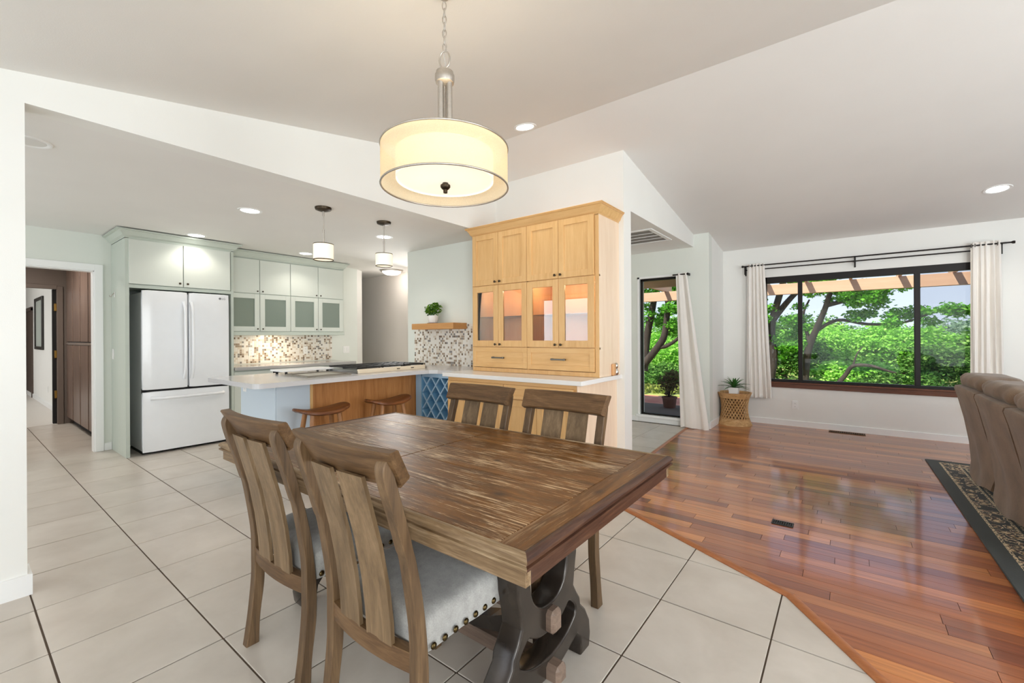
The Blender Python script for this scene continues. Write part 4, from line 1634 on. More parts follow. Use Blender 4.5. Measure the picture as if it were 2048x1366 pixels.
small_pendant(-3.70, 2.06, 1.943, 2.083, .084, 'small drum pendant over the peninsula, nearer the refrigerator')
small_pendant(-3.69, 2.695, 1.965, 2.088, .082, 'small drum pendant over the peninsula, nearer the mosaic wall')

# ---------------------------------------------------------------- big drum chandelier
LX, LY = -1.404, 1.350
LZ = vz(LY)
ch = thing('drum_chandelier', 'large sheer drum pendant hanging on a chain over the dining table', 'light', (LX, LY, LZ))
r = .276
z0, z1 = 1.908, 2.078
ang = np.linspace(0, 2 * PI, 65)
MB().lathe([(r, z0), (r, z1), (r - .0015, z1), (r - .0015, z0)], LX, LY, 72, close=True).build('sheer_shade', M_sheer, ch, 40)
for zz, nm in ((z0, 'lower_hoop'), (z1, 'upper_hoop')):
    MB().tube([(LX + r * math.cos(a), LY + r * math.sin(a), zz) for a in ang[:-1]], .0042, 8, closed=True).build(nm, M_nickel, ch, 60)
ri = .213
MB().lathe([(ri, z0 + .028), (ri, z1 - .022), (ri - .003, z1 - .022), (ri - .003, z0 + .028)], LX, LY, 64, close=True).build('inner_drum', M_drum, ch, 40)
MB().lathe([(.001, z0 + .022), (.12, z0 + .024), (ri - .004, z0 + .034), (ri - .004, z0 + .038), (.001, z0 + .034)], LX, LY, 64).build('diffuser', M_diffuser, ch, 60)
MB().lathe([(.001, z0 - .024), (.009, z0 - .022), (.010, z0 - .008), (.016, z0 - .004), (.022, z0 + .004), (.022, z0 + .012), (.014, z0 + .018), (.012, z0 + .024)], LX, LY, 20).build('finial', M_bronze, ch, 40)
mb = MB()
for a in (0, 2 * PI / 3, 4 * PI / 3):
    mb.cyl((LX, LY, z1 - .002), (LX + r * math.cos(a), LY + r * math.sin(a), z1 - .002), .004, n=8)
mb.cyl((LX, LY, z0 + .03), (LX, LY, z1 + .02), .008, n=10)
mb.build('spider', M_nickel, ch, 50)
for a in (.35, .35 + 2 * PI / 3, .35 + 4 * PI / 3):
    MB().cyl((LX + .022 * math.cos(a), LY + .022 * math.sin(a), z1 - .01), (LX + .022 * math.cos(a), LY + .022 * math.sin(a), 2.372), .0125, n=14).build('column', M_nickel, ch, 50)
MB().lathe([(.022, 2.365), (.040, 2.372), (.043, 2.385), (.043, 2.405), (.038, 2.412), (.038, 2.42), (.02, 2.432), (.010, 2.438), (.001, 2.44)], LX, LY, 32).build('hub', M_nickel, ch, 40)


def link(cx, cy, zc, hw, hh, rt, rot):
    pts = []
    for i in range(20):
        a = 2 * PI * i / 20
        u = hw * math.cos(a)
        w = hh * math.sin(a)
        pts.append((cx + u * math.cos(rot), cy + u * math.sin(rot), zc + w))
    return MB().tube(pts, rt, 8, closed=True)


link(LX, LY, 2.475, .024, .038, .0038, .45).build('loop', M_nickel, ch, 60)
zc = 2.53
i = 0
while zc < LZ - .02:
    link(LX, LY, zc, .0085, .0185, .0025, .65 + (PI / 2) * (i % 2)).build('chain_link', M_nickel, ch, 60)
    zc += .0305
    i += 1
MB().tube([(LX + .004 * math.sin(k * .8), LY + .004 * math.cos(k * .8), 2.44 + (LZ - .05 - 2.44) * k / 24) for k in range(25)], .0022, 6).build('cord', plain('clear_cord', C(190, 184, 176), .4), ch)
MB().lathe([(.006, LZ - .010), (.02, LZ - .008), (.024, LZ - .002), (.024, LZ + .008)], LX, LY, 32).build('canopy', M_nickel, ch, 40)
pl_ = bpy.data.lights.new('chandelier_bulb', 'POINT')
pl_.energy, pl_.color, pl_.shadow_soft_size = 2.6, (1, .88, .7), .08
o = bpy.data.objects.new('chandelier_bulb', pl_)
COL.objects.link(o)
o.location = (LX, LY, 2.02)

# ================================================================== dining table
TXa, TXb, TYa, TYb, TZ = -2.345, -.563, .782, 1.797, .76
TCx, TCy = (TXa + TXb) / 2, (TYa + TYb) / 2
tb = thing('dining_table', 'rustic brown trestle dining table with a worn whitewashed plank top', 'table', (TCx, TCy, 0))
EB = .098
ya_, yb_ = TYa + .022, TYb - .022
nb = 5
wb_ = (yb_ - ya_) / nb
for xa, xb in ((TXa + EB, TCx - .0015), (TCx + .0015, TXb - EB)):
    for k in range(nb):
        g = .0006 if 0 < k < nb - 1 else .0010
        MB().box(xa + .0012, xb - .0012, ya_ + k * wb_ + g, ya_ + (k + 1) * wb_ - g, .737, TZ - (.0003 if k % 2 else 0), 0, .0012).build('board', M_top, tb)
for xa, xb in ((TXa + .022, TXa + EB), (TXb - EB, TXb - .022)):
    MB().box(xa, xb, ya_, yb_, .737, TZ, 0, .0012).build('end_board', M_topy, tb)


def mould(p0, p1, out, m_):
    """moulded lip of the table edge between two plan points, outward vector out"""
    prof = [(-.022, .737), (-.022, .760), (-.016, .7625), (-.009, .7615), (-.003, .757), (.001, .750), (.001, .743), (-.006, .739), (-.006, .7355), (.0, .733), (.0, .7265), (-.009, .7225), (-.022, .7225)]
    mb = MB()
    d = Vector((p1[0] - p0[0], p1[1] - p0[1])).normalized()
    o2 = Vector(out)
    n = len(prof)
    vs = []
    for p, s in ((p0, 1), (p1, -1)):
        for a, z in prof:
            q = Vector(p) + o2 * a + d * (-a * s)      # mitred ends
            vs.append((q.x, q.y, z))
    fs = [(i, (i + 1) % n, n + (i + 1) % n, n + i) for i in range(n)] + [tuple(range(n))[::-1], tuple(range(n, 2 * n))]
    mb.add(vs, fs)
    bm = bmesh.new()
    o = mb.build('edge_moulding', m_, tb)
    bm.from_mesh(o.data)
    bmesh.ops.recalc_face_normals(bm, faces=bm.faces)
    bm.to_mesh(o.data)
    bm.free()
    o.data.polygons.foreach_set('use_smooth', [True] * len(o.data.polygons))
    o.data.set_sharp_from_angle(angle=.5)
    return o


mould((TXa, TYa), (TXb, TYa), (0, -1), M_edge)
mould((TXb, TYb), (TXa, TYb), (0, 1), M_edge)
mould((TXb, TYa), (TXb, TYb), (1, 0), M_edgey)
mould((TXa, TYb), (TXa, TYa), (-1, 0), M_edgey)
ins = .013
MB().box(TXa + ins, TXb - ins, TYa + ins, TYa + ins + .022, .680, .7225, 0, .002).build('apron', M_edge, tb)
MB().box(TXa + ins, TXb - ins, TYb - ins - .022, TYb - ins, .680, .7225, 0, .002).build('apron', M_edge, tb)
MB().box(TXb - ins - .022, TXb - ins, TYa + ins + .0225, TYb - ins - .0225, .680, .7225, 0, .002).build('apron', M_edgey, tb)
MB().box(TXa + ins, TXa + ins + .022, TYa + ins + .0225, TYb - ins - .0225, .680, .7225, 0, .002).build('apron', M_edgey, tb)
MB().box(TXa + .1, TXb - .1, TYa + .15, TYa + .2, .70, .737).box(TXa + .1, TXb - .1, TYb - .2, TYb - .15, .70, .737).build('under_rail', M_dark, tb)

# lyre trestles: outline with openings, from a filled 2D curve
def spline_pts(pts, n=10, closed=True):
    """Catmull-Rom through the points"""
    out = []
    k = len(pts)
    for i in range(k):
        p0, p1, p2, p3 = pts[i - 1], pts[i], pts[(i + 1) % k], pts[(i + 2) % k]
        for j in range(n):
            t = j / n
            q = []
            for c_ in range(2):
                a, b_, c2, d = p0[c_], p1[c_], p2[c_], p3[c_]
                q.append(.5 * (2 * b_ + (c2 - a) * t + (2 * a - 5 * b_ + 4 * c2 - d) * t * t + (3 * b_ - a - 3 * c2 + d) * t ** 3))
            out.append(tuple(q))
    return out


half = [(.0, .685), (.175, .685), (.190, .60), (.192, .50), (.188, .42), (.172, .35), (.165, .305), (.190, .265), (.212, .235), (.218, .205), (.258, .165), (.290, .11), (.297, .055), (.290, .012), (.286, .002)]
inner = [(.222, .002), (.222, .03), (.215, .075), (.19, .105), (.15, .088), (.08, .066), (.0, .060)]


def polyout():
    r_ = half + inner
    l_ = [(-a, z) for a, z in reversed(r_)]
    return [p for i, p in enumerate(r_ + l_[1:-1])]


def trestle(xf, sgn):
    cu = bpy.data.curves.new('trestle', 'CURVE')
    cu.dimensions = '2D'
    cu.fill_mode = 'BOTH'
    cu.extrude = .036
    cu.bevel_depth = .008
    cu.bevel_resolution = 2
    cu.offset = -.007

    def add(pts, smooth):
        sp = cu.splines.new('POLY')
        sp.points.add(len(pts) - 1)
        for p, q in zip(sp.points, pts): p.co = (q[0], q[1], 0, 1)
        sp.use_cyclic_u = True
    # outer outline (smoothed except at the top and the feet)
    add(polyout(), False)
    U_ = [(.0, .315), (.055, .325), (.098, .365), (.118, .43), (.122, .52), (.112, .60), (.07, .655), (.0, .668)]
    U_ = U_ + [(-a, z) for a, z in reversed(U_[1:-1])]
    add(spline_pts(U_, 5), True)
    low = [(.0, .128), (.06, .134), (.12, .152), (.172, .185), (.178, .215), (.152, .245), (.128, .258), (.105, .245), (.065, .226), (.0, .218)]
    low = low + [(-a, z) for a, z in reversed(low[1:-1])]
    add(spline_pts(low, 5), True)
    tmp = bpy.data.objects.new('trestle', cu)
    COL.objects.link(tmp)
    dg = bpy.context.evaluated_depsgraph_get()
    me = bpy.data.meshes.new_from_object(tmp.evaluated_get(dg))
    bpy.data.objects.remove(tmp)
    me.materials.clear()
    me.materials.append(M_iron)
    me.polygons.foreach_set('use_smooth', [True] * len(me.polygons))
    me.set_sharp_from_angle(angle=.6)
    o = bpy.data.objects.new('trestle', me)
    COL.objects.link(o)
    o.parent = tb
    # curve x -> world y, curve y -> world z, curve z -> world x
    o.matrix_local = Matrix(((0, 0, 1, xf - sgn * .044 - TCx), (1, 0, 0, 0), (0, 1, 0, 0), (0, 0, 0, 1)))
    mb = MB().box(xf - sgn * .1, xf + sgn * .032, TCy - .030, TCy + .030, .222, .302, 0, .012)
    mb.build('tenon', M_key, tb)
    mb = MB().box(xf - sgn * .1, xf + sgn * .05, TCy - .030, TCy + .030, .055, .118, 0, .012)
    mb.build('tenon', M_key, tb)
    return o


trestle(-.828, 1)
trestle(-2.08, -1)
MB().box(-2.0, -.9, TCy - .035, TCy + .035, .058, .115, 0, .006).build('lower_stretcher', M_key, tb)
MB().box(-2.0, -.9, TCy - .02, TCy + .02, .235, .29, 0, .006).build('upper_stretcher', M_key, tb)
# curved iron brackets between trestle and stretcher
for xf, s in ((-.915, -1), (-1.993, 1)):
    pts = [(xf, TCy, .235), (xf + s * .12, TCy, .20), (xf + s * .22, TCy, .15), (xf + s * .30, TCy, .115)]
    mb = MB()
    q = [(xf, .29), (xf + s * .05, .24), (xf + s * .16, .19), (xf + s * .27, .155), (xf + s * .34, .118), (xf + s * .25, .115), (xf + s * .14, .14), (xf, .17)]
    mb.prism(q, 'y', TCy - .03, TCy + .03)
    mb.build('bracket', M_iron, tb)

# ================================================================== dining chairs
def make_chair(label):
    t = thing('dining_chair', label, 'chair', (0, 0, 0), 0, 'dining chairs around the rustic table')
    back = [(-.033, 0), (-.023, .063), (-.012, .146), (-.001, .263), (0, .34), (-.001, .443), (-.012, .537), (-.033, .664), (-.044, .695), (-.069, .783), (-.091, .851), (-.105, .906), (-.104, .928), (-.097, .941)]
    front = [(.016, 0), (.021, .109), (.036, .226), (.040, .308), (.037, .394), (.022, .535), (.0, .65), (-.011, .69), (-.027, .755), (-.044, .813), (-.061, .871), (-.074, .915), (-.083, .936), (-.090, .943)]

    def smooth(p):
        out = []
        for i in range(len(p) - 1):
            p0, p1, p2, p3 = p[max(i - 1, 0)], p[i], p[i + 1], p[min(i + 2, len(p) - 1)]
            for j in range(3):
                u = j / 3
                out.append(tuple(.5 * (2 * b_ + (c_ - a) * u + (2 * a - 5 * b_ + 4 * c_ - d) * u * u + (3 * b_ - a - 3 * c_ + d) * u ** 3) for a, b_, c_, d in zip(p0, p1, p2, p3)))
        return out + [p[-1]]
    bk, fr_ = smooth(back), smooth(front)
    n = len(bk)
    w = .0195
    for cx in (-.2085, .2085):
        vs, fs = [], []
        ch_ = .003
        for (yb2, zb), (yf, zf) in zip(bk, fr_):
            vs += [(cx - w + ch_, yb2, zb), (cx + w - ch_, yb2, zb), (cx + w, yb2 + ch_, zb), (cx + w, yf - ch_, zf), (cx + w - ch_, yf, zf), (cx - w + ch_, yf, zf), (cx - w, yf - ch_, zf), (cx - w, yb2 + ch_, zb)]
        for i in range(n - 1):
            for k in range(8):
                a, b_ = i * 8 + k, i * 8 + (k + 1) % 8
                fs.append((a, b_, b_ + 8, a + 8))
        fs.append(tuple(range(8))[::-1])
        fs.append(tuple((n - 1) * 8 + k for k in range(8)))
        MB().add(vs, fs).build('rear_leg', M_chair_v, t, 35, local=True)

    # curved top rail: lower edge (y,z) and upper edge, leaning back
    def curved(x0, x1, sect, bulge, name, mat_, nn=14, end_shift=0.0):
        """sect: closed list of (y,z); swept along x with rearward bulge"""
        vs, fs = [], []
        k = len(sect)
        for i in range(nn + 1):
            u = -1 + 2 * i / nn
            x = (x0 + x1) / 2 + u * (x1 - x0) / 2
            dy = -bulge * (1 - u * u)
            sl = 2 * bulge * u / ((x1 - x0) / 2)
            for (yy, zz) in sect:
                vs.append((x - sl * (yy - sect[0][0]), yy + dy, zz))
        for i in range(nn):
            for j in range(k):
                a, b_ = i * k + j, i * k + (j + 1) % k
                fs.append((a, a + k, b_ + k, b_))
        fs.append(tuple(range(k)))
        fs.append(tuple(nn * k + j for j in range(k))[::-1])
        o = MB().add(vs, fs).build(name, mat_, t, 30, local=True)
        bm = bmesh.new(); bm.from_mesh(o.data)
        bmesh.ops.recalc_face_normals(bm, faces=bm.faces)
        bm.to_mesh(o.data); bm.free()
        return o
    e = .004
    curved(-.235, .235, [(-.055, .874), (-.059, .868), (-.062 + .036, .882), (-.024, .888), (-.066, .963), (-.071, .967), (-.098, .965), (-.102, .960)], .026, 'top_rail', M_chair_h)
    curved(-.192, .192, [(.004, .338), (.033, .338), (.033, .395), (.004, .395)], .018, 'back_rail', M_chair_h)
    # two broad slats following the lean
    ln = [(.008, .39), (.004, .46), (-.008, .56), (-.030, .68), (-.056, .78), (-.078, .86), (-.085, .885)]
    for s in (-1, 1):
        vs, fs = [], []
        xa, xb = (s * .017, s * .127)
        if xa > xb: xa, xb = xb, xa
        th = .006
        for (yy, zz) in ln:
            dyi = -.016 * (1 - (s * .017 / .22) ** 2)
            dyo = -.016 * (1 - (s * .127 / .22) ** 2)
            da, db = (dyo, dyi) if s < 0 else (dyi, dyo)
            vs += [(xa, yy + da - th, zz), (xb, yy + db - th, zz), (xb, yy + db + th, zz), (xa, yy + da + th, zz)]
        for i in range(len(ln) - 1):
            for k in range(4):
                a, b_ = i * 4 + k, i * 4 + (k + 1) % 4
                fs.append((a, b_, b_ + 4, a + 4))
        fs += [(3, 2, 1, 0), tuple(len(vs) - 4 + k for k in range(4))]
        MB().add(vs, fs).build('slat', M_slat, t, 30, local=True)
    # upholstered seat

    def crownf(w_):
        z = w_.z
        if z > 0:
            z += .018 * max(0, 1 - (w_.x / .225) ** 2) * max(0, 1 - (w_.y / .225) ** 2) + .0045 * math.sin(w_.y * 38 + 1.2 * math.sin(w_.x * 9)) * min(1, abs(w_.x) / .1)
        k_ = 1 - .03 * (w_.y < 0)
        return (w_.x * k_, w_.y, z)
    st = MB().rbox((0, .255, .422), (.222, .222, .057), .03, 16, fn=crownf).build('seat', M_seat, t, 60, local=True, weld=True)
    nail = None
    spots = []
    for k in range(10):
        spots.append((.2225, .06 + k * .043, 'x'))
        spots.append((-.2225, .06 + k * .043, 'x'))
    for k in range(9): spots.append((-.172 + k * .043, .4775, 'y'))
    for (nx, ny, ax) in spots:
        if nail is None:
            nm = MB().lathe([(.0102, 0), (.009, .0032), (.005, .0055), (.0005, .0063)], 0, 0, 10)
            o = nm.build('nail', M_nail, st, 60, local=True)
            nail = o.data
        else:
            o = bpy.data.objects.new('nail', nail)
            COL.objects.link(o)
            o.parent = st
        o.location = (nx, ny, .396)
        o.rotation_euler = (0, math.copysign(PI / 2, nx), 0) if ax == 'x' else (-PI / 2, 0, 0)
    for s in (-1, 1):
        mb = MB()
        mb.add([(s * .192 + dx, .445 + dy, z) for z, h in ((0, .016), (.37, .022)) for dx, dy in ((-h, -h), (h, -h), (h, h), (-h, h))], [(3, 2, 1, 0), (4, 5, 6, 7), (0, 1, 5, 4), (1, 2, 6, 5), (2, 3, 7, 6), (3, 0, 4, 7)])
        mb.build('front_leg', M_chair_v, t, local=True)
    return t


c2 = make_chair('brown dining chair with its back to the viewer, nearer the split end of the front table side')
c2['label'] = 'slat back dining chair nearest the viewer, in front of the table'
c2.location = (-1.1325, .760, 0)
c1 = copy_tree(c2)
c1['label'] = 'brown slat back dining chair at the front of the table, nearer the refrigerator'
c1.location = (-1.735, .768, 0)
c3 = copy_tree(c2)
c3['label'] = 'brown dining chair across the table whose back stands before the blue wine rack'
c3.location = (-1.700, 1.822, 0)
c3.rotation_euler = (0, 0, PI - .015)
c4 = copy_tree(c2)
c4['label'] = 'brown dining chair across the table, its back nearest the white wall end'
c4.location = (-1.135, 1.830, 0)
c4.rotation_euler = (0, 0, PI)

# ================================================================== living side
# rug (its origin is its far left corner)
rg = tag(MB().box(.0, 3.0, -4.2, 0, 0, .011, 0, .003).build('rug', M_rug), 'dark green rug with tan patterned borders under the taupe sofa', 'rug')
rg.location = (.607, 5.90, .006)
rg.rotation_euler = (0, 0, .012)

so = thing('sofa', 'taupe suede reclining sofa seen from behind with puffy head cushions', 'sofa', (1.25, 4.3, .017))
secs = [(5.42, 4.67), (4.655, 3.905), (3.89, 3.14)]
for ya, yb in secs:
    # back panel: slopes back to its top, narrows at the hem, closed box with soft edges
    vs, fs = [], []
    rows = [(.055, .835, .05), (.16, .85, .045), (.32, .842, .03), (.52, .805, .012), (.70, .767, .006), (.79, .746, .004), (.812, .752, .008), (.818, .775, .014)]
    ns = 9
    for z, x, inset in rows:
        for i in range(ns):
            u = i / (ns - 1)
            y_ = ya - inset + (yb + inset - (ya - inset)) * u
            puff = -.014 * math.sin(PI * u) - .010 * math.sin(3 * PI * u + z * 6) * (z < .6)
            zz = z + (.03 * math.cos(PI * 2 * u + .5) * (z < .1)) - .012 * (abs(2 * u - 1) ** 4) * (z > .78)
            vs.append((x + puff, y_, zz))
    nr = len(rows)
    for r_ in range(nr - 1):
        for i in range(ns - 1):
            a = r_ * ns + i
            fs.append((a, a + ns, a + ns + 1, a + 1))
    o_ = len(vs)
    for z, x, inset in rows:
        for i in range(ns):
            u = i / (ns - 1)
            vs.append((x + .10, ya - inset + (yb + inset - (ya - inset)) * u, z))
    for r_ in range(nr - 1):
        for i in range(ns - 1):
            a = o_ + r_ * ns + i
            fs.append((a, a + 1, a + ns + 1, a + ns))
    for r_ in range(nr - 1):
        a = r_ * ns
        fs.append((a, o_ + a, o_ + a + ns, a + ns))
        a = r_ * ns + ns - 1
        fs.append((a, a + ns, o_ + a + ns, o_ + a))
    for i in range(ns - 1):
        fs.append((i, i + 1, o_ + i + 1, o_ + i))
        a = (nr - 1) * ns + i
        fs.append((a, o_ + a, o_ + a + 1, a + 1))
    MB().add(vs, fs).build('back_panel', M_suede, so, 50)

    def roll(w_, L_=(ya - yb) / 2):
        k = .022 * math.sin(w_.y * 26 + w_.z * 30 + w_.x * 14) + .016 * math.sin(w_.x * 40 + w_.y * 43)
        e_ = (abs(w_.y) / L_) ** 5
        sag = .010 * e_ + .012 * (w_.y > 0) * (w_.y / L_)
        return (w_.x * (1 + k * 2 - .3 * e_), w_.y, w_.z * (1 + k * 3 - .42 * e_) - sag)
    MB().rbox((.90, (ya + yb) / 2, .865), (.135, (ya - yb) / 2 + .006, .062), .06, 14, fn=roll).build('head_cushion', M_suede, so, 60, weld=True)
    MB().rbox((.99, (ya + yb) / 2, .63), (.10, (ya - yb) / 2 - .004, .20), .07, 8).build('back_cushion', M_suede, so, 60, weld=True)
    MB().rbox((1.38, (ya + yb) / 2, .40), (.36, (ya - yb) / 2 - .004, .10), .06, 8).build('seat_cushion', M_suede, so, 60, weld=True)
MB().box(.94, 1.70, 3.14, 5.42, .06, .32, 0, .02).build('base', M_suede, so)
for yy in (5.50, 3.06):
    MB().rbox((1.36, yy, .36), (.40, .085, .30), .06, 8).build('armrest', M_suede, so, 60, weld=True)
for fx, fy in ((1.0, 3.2), (1.0, 5.36), (1.64, 3.2), (1.64, 5.36)):
    MB().cyl((fx, fy, .017), (fx, fy, .065), .025, n=12).build('foot', M_dark, so)


def register(name, label, x0, x1, y0, y1, z, m_, nsl):
    t = thing(name, label, 'vent', ((x0 + x1) / 2, (y0 + y1) / 2, z))
    b = MB()
    f = .011
    b.box(x0, x1, y0, y0 + f, z, z + .006, 0, .002).box(x0, x1, y1 - f, y1, z, z + .006, 0, .002).box(x0, x0 + f, y0 + f, y1 - f, z, z + .006, 0, .002).box(x1 - f, x1, y0 + f, y1 - f, z, z + .006, 0, .002)
    b.build('frame', m_, t)
    MB().box(x0 + f, x1 - f, y0 + f, y1 - f, z, z + .001).build('duct', M_dark, t)
    for i in range(nsl):
        x = x0 + f + (x1 - x0 - 2 * f) * (i + .5) / nsl
        MB().box(x - .0035, x + .0035, y0 + f, y1 - f, z + .001, z + .005).build('louvre', m_, t)
    return t


register('floor_register', 'small black floor vent set in the middle of the red wood floor', -.402, -.28, 3.318, 3.392, .006, M_black, 8)
register('floor_register', 'long bronze floor vent by the baseboard under the big window', -.19, .18, 6.86, 6.97, .006, metal('brown_register', C(110, 84, 58), .5), 16)

# ceiling return grille in the hall
gr = thing('ceiling_grille', 'white louvred return air grille in the hall ceiling behind the hutch wall', 'vent', (-2.1, 5.1, 2.45))
b = MB()
x0, x1, y0, y1 = -2.55, -1.72, 4.80, 5.52
b.box(x0, x1, y0, y0 + .05, 2.438, 2.45, 0, .004).box(x0, x1, y1 - .05, y1, 2.438, 2.45, 0, .004).box(x0, x0 + .05, y0 + .05, y1 - .05, 2.438, 2.45, 0, .004).box(x1 - .05, x1, y0 + .05, y1 - .05, 2.438, 2.45, 0, .004)
for k in range(1, 4):
    yy = y0 + .05 + (y1 - y0 - .1) * k / 4
    b.box(x0 + .05, x1 - .05, yy - .006, yy + .006, 2.439, 2.449)
b.build('frame', M_trim, gr)
MB().box(x0 + .05, x1 - .05, y0 + .05, y1 - .05, 2.4492, 2.4498).build('filter', plain('grey_filter', C(150, 146, 140), .9), gr)
for k in range(22):
    yy = y0 + .06 + (y1 - y0 - .12) * k / 21
    MB().add([(x0 + .05, yy, 2.448), (x1 - .05, yy, 2.448), (x1 - .05, yy + .014, 2.442), (x0 + .05, yy + .014, 2.442)], [(0, 1, 2, 3), (3, 2, 1, 0)]).build('louvre', plain('louvre_grey', C(178, 174, 168), .6) if k == 0 else bpy.data.materials['louvre_grey'], gr)


# ---------------------------------------------------------------- curtains
def curtain(name, label, top, bot, zt, zb, y, pleats, amp, group=None, hem=None, seed=0, ybot=None):
    """top/bot: (x0,x1) extents; cloth with folds and thickness"""
    rr = random.Random(seed)
    ph = [rr.uniform(-.5, .5) for _ in range(pleats * 2 + 2)]
    nu, nv = pleats * 10, 26
    vs, fs = [], []
    for side in (0, 1):
        for j in range(nv + 1):
            v = j / nv
            z = zt + (zb - zt) * v
            e = v ** 1.0
            xa = top[0] + (bot[0] - top[0]) * e
            xb = top[1] + (bot[1] - top[1]) * e
            a_ = amp * (.55 + .45 * min(1, v * 3))
            yy = y if ybot is None else y + (ybot - y) * v
            for i in range(nu + 1):
                u = i / nu
                w_ = u * pleats * 2 * PI
                k = int(u * pleats)
                d = a_ * math.sin(w_ + .5 * math.sin(w_ * .5 + ph[k]) + .35 * math.sin(v * 4 + ph[k + 1]))
                d += .3 * a_ * math.sin(w_ * 2.3 + v * 2 + seed)
                x = xa + (xb - xa) * u + .15 * a_ * math.cos(w_)
                vs.append((x, yy + d + (.004 if side else 0), z + (.006 * math.sin(w_ * .5) if j == nv else 0)))
    m_ = nu + 1
    tot = m_ * (nv + 1)
    for j in range(nv):
        for i in range(nu):
            a = j * m_ + i
            fs.append((a, a + 1, a + m_ + 1, a + m_)[::-1])
            fs.append((tot + a, tot + a + 1, tot + a + m_ + 1, tot + a + m_))
    for j in range(nv):
        for a in (j * m_, j * m_ + nu): fs.append((a, a + m_, tot + a + m_, tot + a))
    for i in range(nu):
        for a in (i, nv * m_ + i): fs.append((a, a + 1, tot + a + 1, tot + a))
    o = MB().add(vs, fs).build(name, M_curtain, None, 80)
    return tag(o, label, 'curtain', group)


CY = 6.955
curtain('curtain', 'off white curtain gathered at the end of the big window above the wicker stool', (-1.118, -.905), (-1.14, -.825), 2.252, .37, CY, 5, .018, 'curtains of the big window', seed=2)
curtain('curtain', 'off white curtain gathered at the end of the big window behind the sofa', (1.095, 1.325), (1.085, 1.345), 2.262, .37, CY, 5, .018, 'curtains of the big window', seed=5)
curtain('curtain', 'off white curtain of the tall hall window sweeping out to the floor', (-1.86, -1.715), (-1.79, -1.43), 2.10, .012, 6.115, 2, .022, None, seed=9, ybot=6.06)

cr_ = thing('curtain_rod', 'double dark bronze curtain rod above the big window', 'curtain rod', (.12, 6.97, 2.2))
MB().cyl((-1.16, CY, 2.226), (1.40, CY, 2.226), .0085, n=12).build('front_rod', M_winframe, cr_, 50)
MB().cyl((-1.14, 6.995, 2.176), (1.335, 6.995, 2.176), .0075, n=12).build('rear_rod', M_winframe, cr_, 50)
for x, s in ((-1.16, -1), (1.40, 1)):
    MB().tube([(x, CY, 2.226), (x + s * .008, CY, 2.226), (x + s * .012, CY, 2.226), (x + s * .028, CY, 2.226)], [.0095, .013, .016, .015], 14).build('finial', M_winframe, cr_, 50)
for x in (-1.15, .087, 1.333):
    MB().box(x - .008, x + .008, 7.026, 7.04, 2.10, 2.235, 0, .003).box(x - .006, x + .006, CY - .004, 7.03, 2.208, 2.218).box(x - .006, x + .006, 6.99, 7.03, 2.158, 2.168).tube([(x, CY - .014, 2.226), (x, CY, 2.212), (x, CY + .014, 2.226)], .004, 6).box(x - .006, x + .006, CY + .002, CY + .012, 2.11, 2.235).build('bracket', M_winframe, cr_)
for xs2 in (-1.09, -1.06, -.92, 1.10, 1.13, 1.30):
    MB().tube([(xs2, CY + .019 * math.cos(a), 2.226 + .019 * math.sin(a)) for a in np.linspace(0, 2 * PI, 17)[:-1]], .0035, 6, closed=True).build('grommet', M_pewter, cr_, 60)
h2 = thing('curtain_rod', 'short dark rod end holding the tall hall window curtain', 'curtain rod', (-1.78, 6.13, 2.085))
MB().cyl((-1.90, 6.115, 2.083), (-1.695, 6.115, 2.083), .009, n=12).build('rod', M_winframe, h2, 50)
MB().box(-1.705, -1.69, 6.10, 6.2, 2.065, 2.098, 0, .003).build('bracket', M_winframe, h2)

# ---------------------------------------------------------------- wicker stool with the plant
BX, BY, BZ = -1.255, 6.75, .006
ws = thing('wicker_stool', 'round open weave wicker stool in the corner under a curtain', 'stool', (BX, BY, BZ))
prof = lambda z: .162 + .052 * abs((z - .225) / .225) ** 2.2


def band(z0, z1, name, r_extra=.006):
    k = 7
    p = [(prof(z0 + (z1 - z0) * i / k) + r_extra + .003 * (i % 2), BZ + z0 + (z1 - z0) * i / k) for i in range(k + 1)]
    p += [(prof(z1) - .012, BZ + z1), (prof(z0) - .012, BZ + z0)]
    return MB().lathe(p, BX, BY, 48, close=True).build(name, M_wicker, ws, 30)


band(0, .085, 'bottom_band')
band(.37, .445, 'top_band')
MB().lathe([(.001, BZ + .40), (prof(.4), BZ + .40), (prof(.4), BZ + .412), (.001, BZ + .412)], BX, BY, 40).build('seat_top', wood('reddish_wicker_top', [C(140, 84, 60), C(170, 108, 78)], 0, 3, .5, .2, 0), ws)
mb = MB()
for s in (-1, 1):
    for k in range(26):
        a0 = 2 * PI * k / 26
        for dd in (-.035, .035):
            pts = []
            for i in range(11):
                z = .075 + .305 * i / 10
                a = a0 + dd + s * 1.05 * i / 10
                rr_ = prof(z) + s * .003
                pts.append((BX + rr_ * math.cos(a), BY + rr_ * math.sin(a), BZ + z))
            mb.tube(pts, .0042, 4, caps=False)
tag(mb.build('weave', M_wicker, ws), kind='stuff')
MB().lathe([(.12, BZ + .06), (.118, BZ + .38), (.116, BZ + .38), (.118, BZ + .06)], BX, BY, 30, close=True).build('core', plain('shadowed_core', C(78, 54, 34), .9), ws)

